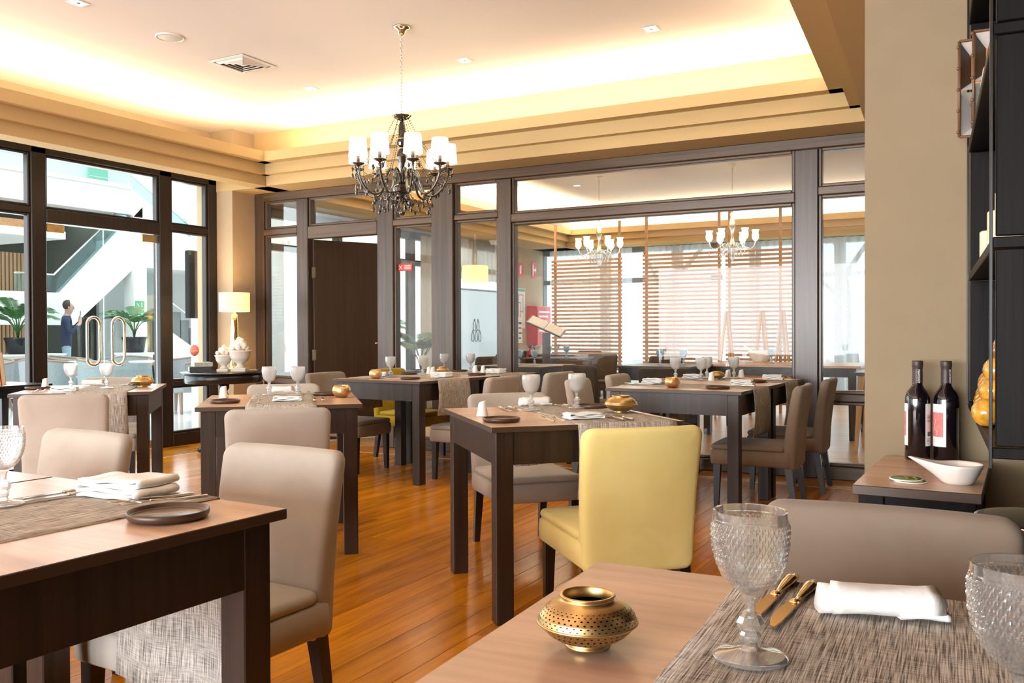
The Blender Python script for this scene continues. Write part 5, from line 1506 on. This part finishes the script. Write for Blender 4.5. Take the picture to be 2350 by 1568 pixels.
# dark chairs and tables of the far room
G7 = 'dark dining tables of the far room'
def far_table(x, y, deg, label): return inst(TKD, 'dining_table', label, 'table', (x, y, 0), radians(deg), G7)
def dark_kit():
    k = []
    for pn, me, sub in TK:
        m2 = me.copy(); m2.materials.clear(); m2.materials.append(MATS['table_dark'])
        for p in m2.polygons: p.material_index = 0
        k.append((pn, m2, sub))
    return k
TKD = dark_kit()
far_table(-4.55, 8.72, 0, 'dark table close behind the partition, left of the menu stand')
far_table(-5.45, 11.45, 8, 'dark table beyond the menu stand in the far room')
far_table(-3.15, 9.35, 0, 'dark table in the middle of the far room')
far_table(-6.25, 13.2, 5, 'dark table by the far corner curtain')
G8 = 'dark brown chairs of the far room'
for x, y, d, w in ((-3.62, 8.55, -20, 'nearest the partition, left of the slats'), (-2.75, 8.15, 15, 'before the slatted screen, left of the goblets'), (-5.15, 12.15, 185, 'beyond the second table'), (-6.45, 10.75, 80, 'in front of the frosted pane, nearer one'), (-7.0, 12.4, 70, 'in front of the frosted pane, further one'),
                   (-6.25, 14.15, 180, 'under the sheer curtain at the far wall'), (-5.75, 10.72, 8, 'between the menu stand and the far table'), (-4.45, 9.5, 178, 'behind the nearest dark table'), (-4.1, 12.0, 30, 'turned towards the glass chandelier')):
    chair('velvet_dark', x, y, d, 'dark brown chair in the far room ' + w, G8)
for i, (x, y) in enumerate(((-4.62, 8.62), (-4.46, 8.76), (-4.70, 8.85), (-5.55, 11.35), (-5.36, 11.52), (-5.25, 11.3), (-3.2, 9.3), (-3.0, 9.5), (-6.3, 13.2), (-2.2, 10.2), (-1.95, 10.25))):
    w = ('left on the nearest dark table', 'middle on the nearest dark table', 'rear on the nearest dark table', 'left on the second dark table', 'middle on the second dark table', 'right on the second dark table', 'left on the middle table', 'right on the middle table', 'alone on the furthest dark table', 'left on the buffet', 'right on the buffet')[i]
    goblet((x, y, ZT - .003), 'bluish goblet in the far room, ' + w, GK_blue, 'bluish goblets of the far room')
# buffet with tureen and stacked plates
bf = root('buffet_table', 'long pale-topped buffet behind the large window', 'table', (-2.15, 10.35, 0))
build('tabletop', MB().box(-.75, .95, -.62, .45, .755, .78, bev=.003), 'tabletop_wood', bf)
build('apron', MB().box(-.70, .90, -.57, .40, .66, .755), 'table_dark', bf)
for sx in (-.66, .86):
    for sy in (-.53, .36): build('leg', MB().frustum(sx, sy, 0, .66, .03, .04), 'table_dark', bf)
tu = root('soup_tureen', 'cream tureen with a ladle on the buffet', 'tureen', (-2.42, 10.62, .781), .4)
build('body', MB().lathe([(0, 0), (.07, 0), (.08, .01), (.12, .06), (.145, .12), (.15, .135), (.135, .135), (.11, .06), (0, .02)], 28), 'porcelain', tu)
build('ladle', MB().tube([(-.02, 0, .05), (-.14, 0, .16), (-.20, 0, .20)], .007, 6), 'porcelain', tu)
for k in range(5):
    o = tag(build('buffet_plate', MB().lathe([(0, 0), (.075, 0), (.13, .014), (.13, .017), (.07, .006), (0, .006)], 36), 'porcelain', None, loc=(-1.78, 10.1, .781 + .0085 * k)), 'white plate in the stack on the buffet, %s from the bottom' % ('first', 'second', 'third', 'fourth', 'fifth')[k], 'plate', 'stacked white plates on the buffet')
# wooden easels
for i, (x, y) in enumerate(((-3.16, 11.9), (-2.75, 12.15), (-2.45, 12.0))):
    o = root('wooden_easel', 'slim wooden A-shaped easel behind the buffet, %s of three' % ('left', 'middle', 'right')[i], 'easel', (x, y, 0), 0, 'wooden easels')
    for s in (-1, 1): build('leg', MB().tube([(s * .16, 0, 0), (s * .015, .02, 1.42)], .02, 6), 'light_wood', o)
    build('leg', MB().tube([(0, .35, 0), (0, .03, 1.38)], .018, 6), 'light_wood', o)
    build('cross_bar', MB().box(-.16, .16, -.025, .025, .62, .66), 'light_wood', o)
# desk seen in the narrow right pane
dk = root('serving_desk', 'dark desk with a white screen panel seen in the narrow right pane', 'desk', (-.72, 9.1, 0))
build('desktop', MB().box(-.42, .55, -.35, .35, .73, .76), 'table_dark', dk)
build('modesty_panel', MB().box(-.38, .40, .28, .30, .30, .73), 'table_dark', dk)
build('screen_panel', MB().box(-.18, .55, .30, .32, .76, 1.22), 'paper_white', dk)
for sx in (-.36, .48):
    for sy in (-.28, .28): build('leg', MB().frustum(sx, sy, 0, .73, .015, .03, dx=.05 * (1 if sx > 0 else -1)), 'light_wood', dk)
# window outlook: ground and a few trunks
struct('terrace_ground', MB().box(-14, 12, 15.2, 40, -.3, -.12), 'outside_ground')
for i, (x, y, lean, w) in enumerate(((-1.9, 19, .5, 'leaning tree trunk outside, right of the narrow pane middle'), (-2.6, 20, -.3, 'tree trunk outside, left in the narrow pane'), (-6.5, 19.5, .2, 'tree trunk outside behind the left sheer curtain'))):
    o = root('garden_tree', w, 'tree', (x, y, -.12), 0, 'garden trees outside')
    build('trunk', MB().tube([(0, 0, 0), (lean * .3, 0, 1.3), (lean, 0, 3), (lean * 1.4, .2, 4.6)], [.16, .13, .10, .05], 9), 'tree_bark', o)
    for k in range(4): build('branch', MB().tube([(lean * (.5 + .2 * k), 0, 1.8 + .6 * k), (lean + (.6 if k % 2 else -.6), .1, 2.6 + .6 * k), (lean + (1.1 if k % 2 else -1.0), .2, 3.4 + .6 * k)], [.06, .04, .02], 6), 'tree_bark', o)
# sticker on the pane beside the door
stk = root('red_sticker', 'red no-smoking style sticker on the pane right of the open door', 'sticker', (-5.13, 7.256, 1.79))
build('sheet', MB().box(-.085, .085, -.002, 0, -.035, .035), 'sign_red', stk)
build('pictogram', MB().tube([(-.07, -.003, -.02), (-.03, -.003, .02)], .004, 5).tube([(-.07, -.003, .02), (-.03, -.003, -.02)], .004, 5), 'white_print', stk)
for k in range(3): build('print_line', MB().box(-.01, .072, -.0035, -.002, .014 - .016 * k, .020 - .016 * k), 'white_print', stk)

# ------------------------------------------------------------------ lobby behind the left glazing
LXW = -16.0
struct('floor_lobby', MB().box(-24, -7.47, -4, 24, -.12, 0), 'lobby_floor')
struct('wall_lobby_grey', MB().box(-18.4, -18.0, 4.0, 13.9, 0, 3.65), 'lobby_grey')
struct('wall_lobby_white', MB().box(-18.4, -18.0, 4.0, 24, 3.65, 7.5).box(-18.4, -18.0, 13.9, 24, 0, 3.65).box(-18, -8.5, 19.6, 20.0, 0, 7.5), 'white_paint')
# gallery edge and stair flight, both white
gal = root('gallery', None, None, (0, 0, 0)); gal['kind'] = 'structure'; gal.name = 'wall_gallery'
build('parapet', MB().box(LXW - .25, LXW, 4.0, 12.72, 3.65, 4.20), 'white_paint', gal)
build('parapet_edge', MB().box(LXW - .27, LXW + .03, 4.0, 12.72, 4.17, 4.26), 'lobby_grey_light', gal)
build('gallery_floor', MB().box(-18, LXW - .25, 4, 12.72, 3.65, 3.8), 'white_paint', gal)
build('rail_glass', MB().box(LXW - .10, LXW - .085, 4.0, 12.72, 4.26, 4.52), 'rail_glass', gal)
build('hand_rail', MB().tube([(LXW - .09, 4, 4.53), (LXW - .09, 12.75, 4.53), (LXW - .09, 14.6, 3.45)], .03, 8), 'chrome', gal)
def yz(b, poly, x0, x1, m=0):
    n = len(poly)
    return b.add([(x0, y, z) for y, z in poly] + [(x1, y, z) for y, z in poly], [tuple(range(n - 1, -1, -1)), tuple(range(n, 2*n))] + [(i, (i+1) % n, n + (i+1) % n, n + i) for i in range(n)], False, m)
str_ = root('wall_stair', None, None, (0, 0, 0)); str_['kind'] = 'structure'
build('stringer', yz(MB(), [(9.6, 1.94), (11.1, 1.94), (12.45, 3.29), (13.0, 3.84), (13.0, 2.72), (12.70, 2.45), (11.36, 1.31), (9.6, 1.31)], LXW - .2, LXW), 'white_paint', str_)
build('stringer', yz(MB(), [(12.72, 4.20), (14.9, 2.95), (14.9, 2.35), (12.72, 3.65)], LXW - .2, LXW), 'white_paint', str_)
build('rail_glass', yz(MB(), [(10.2, 1.96), (11.1, 1.96), (12.9, 3.76), (12.9, 4.08), (11.0, 2.27), (10.2, 2.27)], LXW - .10, LXW - .09), 'rail_glass', str_)
build('hand_rail', MB().tube([(LXW - .095, 10.2, 2.29), (LXW - .095, 11.0, 2.29), (LXW - .095, 12.9, 4.10)], .022, 8), 'chrome', str_)
build('rail_glass', yz(MB(), [(12.75, 4.22), (14.6, 3.15), (14.6, 3.45), (12.75, 4.52)], LXW - .10, LXW - .09), 'rail_glass', str_)
build('column', MB().box(LXW - .25, LXW + .05, 12.72, 13.05, 0, 3.6), 'white_paint', str_)
build('recess_wall', MB().box(LXW - 1.6, LXW - 1.5, 13.05, 17, 0, 2.55), 'lobby_grey_light', str_)
build('recess_head', MB().box(LXW - 1.6, LXW + .05, 13.05, 17, 2.55, 3.2), 'white_paint', str_)
for k in range(7):
    build('step', MB().box(LXW - 1.4, LXW - .3, 14.0 + .24 * k, 14.26 + .24 * k, 0, 1.62 - .18 * k), 'outside_dark', str_)
build('stringer', yz(MB(), [(13.6, 1.30), (16.0, -.1), (13.6, -.1)], LXW - .3, LXW - .1), 'white_paint', str_)
build('hand_rail', MB().tube([(LXW - .2, 13.5, 2.05), (LXW - .2, 15.9, .70)], .022, 8), 'chrome', str_)
# low ceiling box of the bar side and wood slat wall
struct('wall_lobby_canopy', MB().box(-17.5, -14.0, 3.0, 9.8, 2.76, 2.89), 'white_paint')
struct('trim_6', MB().box(-17.4, -14.02, 3.0, 9.78, 2.89, 3.02), 'slat_wood')
b = MB()
for k in range(26): b.box(-17.0, -16.94, 8.9 + .08 * k, 8.955 + .08 * k, 0, 2.74)
so = tag(build('slat_wall', b.box(-17.05, -17.0, 8.8, 11.02, 0, 2.74), 'lobby_slat'), 'vertical wood slat wall at the left edge of the lobby', 'wall panel', kind='stuff')
struct('column_1', MB().box(-9.3, -8.9, 8.3, 8.72, 0, 7.0), 'white_paint')['kind'] = 'structure'

# lobby signs
for i, (z, w) in enumerate(((1.745, 'upper'), (1.555, 'lower'))):
    o = root('direction_sign', 'green direction sign on the white stair column, %s one' % w, 'sign', (LXW + .055, 12.86, z), 0, 'green direction signs')
    build('panel', MB().box(0, .01, -.115, .115, -.085, .085, bev=.003), 'sign_green', o)
    if i == 0: build('pictogram', MB().tube([(.012, -.07, .03), (.012, -.02, -.03)], .008, 5).box(.010, .013, .04, .055, -.05, .05), 'white_print', o)
    else: build('pictogram', MB().box(.010, .013, -.07, -.05, -.05, .02).box(.010, .013, -.04, -.02, -.05, .02).ball((.012, -.06, .035), .012, 6, 5).ball((.012, -.03, .035), .012, 6, 5).box(.010, .013, .03, .08, -.01, .005), 'white_print', o)
gb = root('green_banner', 'bright green banner behind the gallery rail', 'banner', (-17.9, 13.35, 4.75))
build('panel', MB().box(0, .02, -.24, .24, -.42, .30), 'sign_green', gb)
build('frame', MB().box(.02, .03, -.24, .24, -.06, -.05), 'white_print', gb)
ss = root('round_sticker', 'round pinkish red sticker on the narrow lobby pane', 'sticker', (-7.348, 6.60, .965))
build('disc', MB().lathe([(0, 0), (.058, 0), (.058, .002), (0, .002)], 32).xf(Matrix.Rotation(radians(90), 4, 'Y')), 'sign_pink', ss)
tm = text_mesh('MICHELIN', .020, 'white_print', 'sticker_print')
tp = link('sticker_print', tm, ss, (.004, 0, -.005)); tp.rotation_euler = (radians(90), 0, radians(90)); tp.scale = (-1, 1, 1)
tvp = root('wall_screen', 'tall black display panel seen edge-on in the narrow lobby pane', 'screen', (-8.75, 8.0, 1.75))
build('body', MB().box(-.04, .04, -.25, .25, -.42, .42, bev=.01), 'black_plastic', tvp)

# potted palms
def palm(p, label, h, spread, n, seed, pot=True, leaf='leaf_green'):
    r = random.Random(seed); o = root('potted_palm', label, 'palm', p, 0, 'potted palms')
    build('pot', MB().lathe([(0, 0), (.15, 0), (.17, .03), (.19, .20), (.21, .25), (.215, .28), (.19, .28), (.17, .24), (0, .24)], 28), 'pot_black', o)
    build('soil', MB().lathe([(0, .245), (.172, .242)], 20, caps=False), 'soil', o)
    for k in range(n):
        a = 2 * pi * k / n + r.uniform(-.25, .25); L = r.uniform(.7, 1.05); up = r.uniform(.75, 1.15)
        pts = []
        for q in range(8):
            t = q / 7
            rad = spread * L * (t ** 1.5); z = .25 + h * up * (t ** .8) - .35 * h * L * t ** 3.2
            pts.append(Vector((rad * cos(a), rad * sin(a), z)))
        b = MB().tube(pts, [.010 - .0075 * q / 7 for q in range(8)], 5)
        side = Vector((-sin(a), cos(a), 0))
        for q in range(26):
            t = .42 + .57 * q / 25; i = min(int(t * 7), 6); f = t * 7 - i
            c = pts[i].lerp(pts[i+1], f); d = (pts[i+1] - pts[i]).normalized()
            ln = .30 * h * (1 - abs(t - .68) * 1.5)
            for s in (-1, 1):
                tip = c + (side * s * .75 + d * .65) * ln + Vector((0, 0, -.30 * ln)); m = c.lerp(tip, .5) + Vector((0, 0, .05 * ln)); wv = d * .013
                b.add([c - wv * .5, c + wv * .5, m + wv, tip, m - wv], [(0, 1, 2, 4), (4, 2, 3)])
        build('frond', b, leaf, o)
    return o
palm((-14.5, 9.25, .80), 'potted palm in the lobby at the left edge, before the wood slats', .85, .62, 11, 1)
palm((-13.6, 10.85, .80), 'potted palm in the lobby half hidden behind the glass door post', .80, .60, 10, 2)
palm((-9.6, 12.2, .45), 'palm seen past the open door behind the pane with the red sticker', 1.25, .8, 12, 3)
palm((-6.95, 10.2, .35), 'drooping olive palm in front of the beige curtain', .75, .65, 7, 4, leaf='leaf_olive')
pl_ = root('plant_stool', 'low stand carrying the palm before the beige curtain', 'stand', (-6.95, 10.2, 0))
build('seat', MB().box(-.2, .2, -.2, .2, .32, .35), 'table_dark', pl_)
for sx in (-.17, .17):
    for sy in (-.17, .17): build('leg', MB().box(sx - .02, sx + .02, sy - .02, sy + .02, 0, .32), 'table_dark', pl_)
pl_ = root('plant_stool', 'low stand carrying the palm behind the red-stickered pane', 'stand', (-9.6, 12.2, 0))
build('seat', MB().box(-.22, .22, -.22, .22, .42, .45), 'table_dark', pl_)
for sx in (-.19, .19):
    for sy in (-.19, .19): build('leg', MB().box(sx - .02, sx + .02, sy - .02, sy + .02, 0, .42), 'table_dark', pl_)
pl_ = root('plant_stool', 'white stand carrying the lobby palm behind the door post', 'stand', (-13.6, 10.85, 0))
build('seat', MB().box(-.24, .24, -.24, .24, .76, .80), 'white_paint', pl_)
build('body', MB().box(-.22, .22, -.22, .22, 0, .76), 'white_paint', pl_)
sb = root('white_sideboard', 'white sideboard under the lobby palm at the left edge', 'sideboard', (-14.4, 9.4, 0))
build('body', MB().box(-.28, .28, -1.0, .45, .08, .77, bev=.01), 'white_paint', sb)
build('top', MB().box(-.30, .30, -1.02, .47, .77, .80), 'white_paint', sb)
build('plinth', MB().box(-.24, .24, -.9, .4, 0, .08), 'lobby_grey', sb)
lp_ = root('tripod_lamp', 'floor lamp with a cream drum shade beyond the red-stickered pane', 'lamp', (-8.7, 11.55, 0))
build('shade', MB().lathe([(.21, 1.24), (.18, 1.52)], 32, caps=False).lathe([(.208, 1.24), (.178, 1.52)], 32, caps=False), 'lamp_shade_lit', lp_)
build('bulb', MB().ball((0, 0, 1.38), .035, 10, 8), 'bulb', lp_)
for k in range(3):
    a = 2 * pi * k / 3 + .3
    build('leg', MB().tube([(.30 * cos(a), .30 * sin(a), 0), (.03 * cos(a), .03 * sin(a), 1.25)], .018, 8), 'light_wood', lp_)

# woven lounge chairs
def lounge_kit():
    n = 28; sh_ = MB()
    def shell(r, z_top):
        def f(u, v):
            a = radians(-35) + radians(250) * u; rr = r + .03 * v
            return (rr * cos(a), rr * sin(a), .30 + (z_top - .30) * v * (1 - .16 * abs(u - .5) * 2))
        return f
    sh_.grid(n, 6, shell(.33, .78)).grid(n, 6, shell(.30, .78))
    rim = MB().tube([shell(.315, .785)(k / 27, 1) for k in range(28)], .020, 8)
    seat = MB().lathe([(0, .30), (.30, .30), (.315, .33), (.315, .42), (.29, .45), (0, .455)], 32)
    k = [('shell', sh_.mesh('shell', 'lounge_weave'), []), ('rim', rim.mesh('rim', 'lounge_rim'), []), ('seat', seat.mesh('seat', 'lounge_weave'), [])]
    for sx in (-.2, .2):
        for sy in (-.2, .2): k.append(('leg', MB().frustum(sx, sy, 0, .30, .014, .022, dx=.06 if sx > 0 else -.06, dy=.06 if sy > 0 else -.06).mesh('leg', 'lounge_rim'), []))
    return k
LK = lounge_kit()
for i, (x, y, d, w) in enumerate(((-12.9, 7.75, 40, 'at the left edge of the lobby'), (-11.95, 8.05, 200, 'behind the left goblet of the nearest lobby table'), (-13.1, 9.25, 120, 'behind the left door handle'), (-11.1, 8.35, 150, 'between the two door handles'), (-12.35, 9.75, 230, 'right of the glass doors'), (-10.35, 9.0, 10, 'below the green direction signs'),
                                  (-13.45, 8.5, 300, 'nearest the palm at the left edge'), (-11.6, 11.3, 60, 'behind the books on the round table'))):
    inst(LK, 'lounge_chair', 'grey woven lounge chair in the lobby ' + w, 'chair', (x, y, 0), radians(d), 'grey woven lounge chairs in the lobby')
for i, (x, y, w) in enumerate(((-12.1, 8.75, 'left'), (-11.3, 9.35, 'right'))):
    o = root('lobby_table', 'low white lobby table among the lounge chairs, %s one' % w, 'table', (x, y, 0), 0, 'low lobby tables')
    build('tabletop', MB().lathe([(0, .70), (.34, .70), (.345, .71), (.34, .725), (0, .725)], 36), 'white_paint', o)
    build('pedestal', MB().lathe([(0, 0), (.2, 0), (.2, .015), (.03, .03), (.03, .70), (0, .70)], 24), 'steel', o)

# ------------------------------------------------------------------ person standing in the lobby
def person(loc_, rz):
    rt = root('person', 'person in navy jacket and pale jeans standing in the lobby, hands raised', 'person', loc_, rz)
    J = {}
    V = []; E_ = []; Rr = []
    def jn(nm, p, r, par=None):
        J[nm] = len(V); V.append(p); Rr.append(r if isinstance(r, tuple) else (r, r))
        if par: E_.append((J[par], J[nm]))
    jn('pelvis', (0, 0, .95), (.145, .105)); jn('waist', (0, .0, 1.08), (.135, .098), 'pelvis'); jn('chest', (0, .005, 1.28), (.155, .11), 'waist')
    jn('shoulders', (0, .01, 1.42), (.12, .085), 'chest'); jn('neck', (0, .02, 1.50), .052, 'shoulders'); jn('head0', (0, .045, 1.57), (.070, .078), 'neck'); jn('head1', (0, .055, 1.66), (.076, .090), 'head0'); jn('head2', (0, .05, 1.73), (.055, .065), 'head1')
    for s, n in ((-1, 'L'), (1, 'R')):
        jn('sh' + n, (s * .17, .0, 1.40), .062, 'shoulders'); jn('el' + n, (s * .24, .06, 1.14), .048, 'sh' + n)
        jn('wr' + n, (s * .10, .24, 1.34), .032, 'el' + n); jn('pa' + n, (s * .06, .24, 1.42), (.036, .022), 'wr' + n)
        for f in range(4): jn('f%d%s' % (f, n), (s * (.06 - .018 * (f - 1.5)), .235, 1.50 - .006 * abs(f - 1.5)), .0095, 'pa' + n)
        jn('th' + n, (s * .02, .225, 1.455), .010, 'pa' + n)
        jn('hip' + n, (s * .09, 0, .88), .088, 'pelvis'); jn('kn' + n, (s * .10, .015, .50), .062, 'hip' + n); jn('an' + n, (s * .10, -.01, .10), .044, 'kn' + n); jn('toe' + n, (s * .11, .13, .045), .036, 'an' + n)
    me = bpy.data.meshes.new('body'); me.from_pydata(V, E_, []); 
    o = link('body', me, rt)
    sk = o.modifiers.new('skin', 'SKIN'); sk.use_smooth_shade = True
    for i, d in enumerate(me.skin_vertices[0].data): d.radius = Rr[i]; d.use_root = (i == 0)
    ss_ = o.modifiers.new('sub', 'SUBSURF'); ss_.levels = 2; ss_.render_levels = 2
    dg = bpy.context.evaluated_depsgraph_get(); m2 = bpy.data.meshes.new_from_object(o.evaluated_get(dg))
    o.modifiers.clear(); o.data = m2; m2.name = 'body'
    for k in ('navy_cloth', 'jeans_cloth', 'skin', 'black_plastic'): m2.materials.append(MATS[k])
    for p in m2.polygons:
        c = p.center; p.use_smooth = True
        if c.z > 1.485 or (c.y > .17 and c.z > 1.30): p.material_index = 2
        elif c.z > .90: p.material_index = 0
        elif c.z > .09: p.material_index = 1
        else: p.material_index = 3
    h = MB().ball((0, .03, 1.69), .098, 14, 10, sz=1.02)
    h.v = [(x, y if y < .06 else .06 + (y - .06) * .2, z) for x, y, z in h.v if True]
    build('hair', h, 'hair', rt)
    fc = MB().ball((-.028, .128, 1.655), .009, 6, 5).ball((.028, .128, 1.655), .009, 6, 5)
    build('eye', fc, 'ink', rt)
    build('nose', MB().frustum(0, .135, 1.60, 1.645, .012, .006, .012, .006), 'skin', rt)
    for s in (-1, 1): build('ear', MB().ball((s * .082, .045, 1.64), .018, 6, 5, sz=1.5), 'skin', rt)
    return rt
person((-15.55, 10.88, 0), radians(-35))
tag(build('phone', MB().box(-.04, .04, -.006, .006, -.075, .075, bev=.003), 'black_plastic', None, loc=(-15.41, 11.08, 1.50), rz=radians(-35)), 'dark phone held up by the person in the lobby', 'phone')
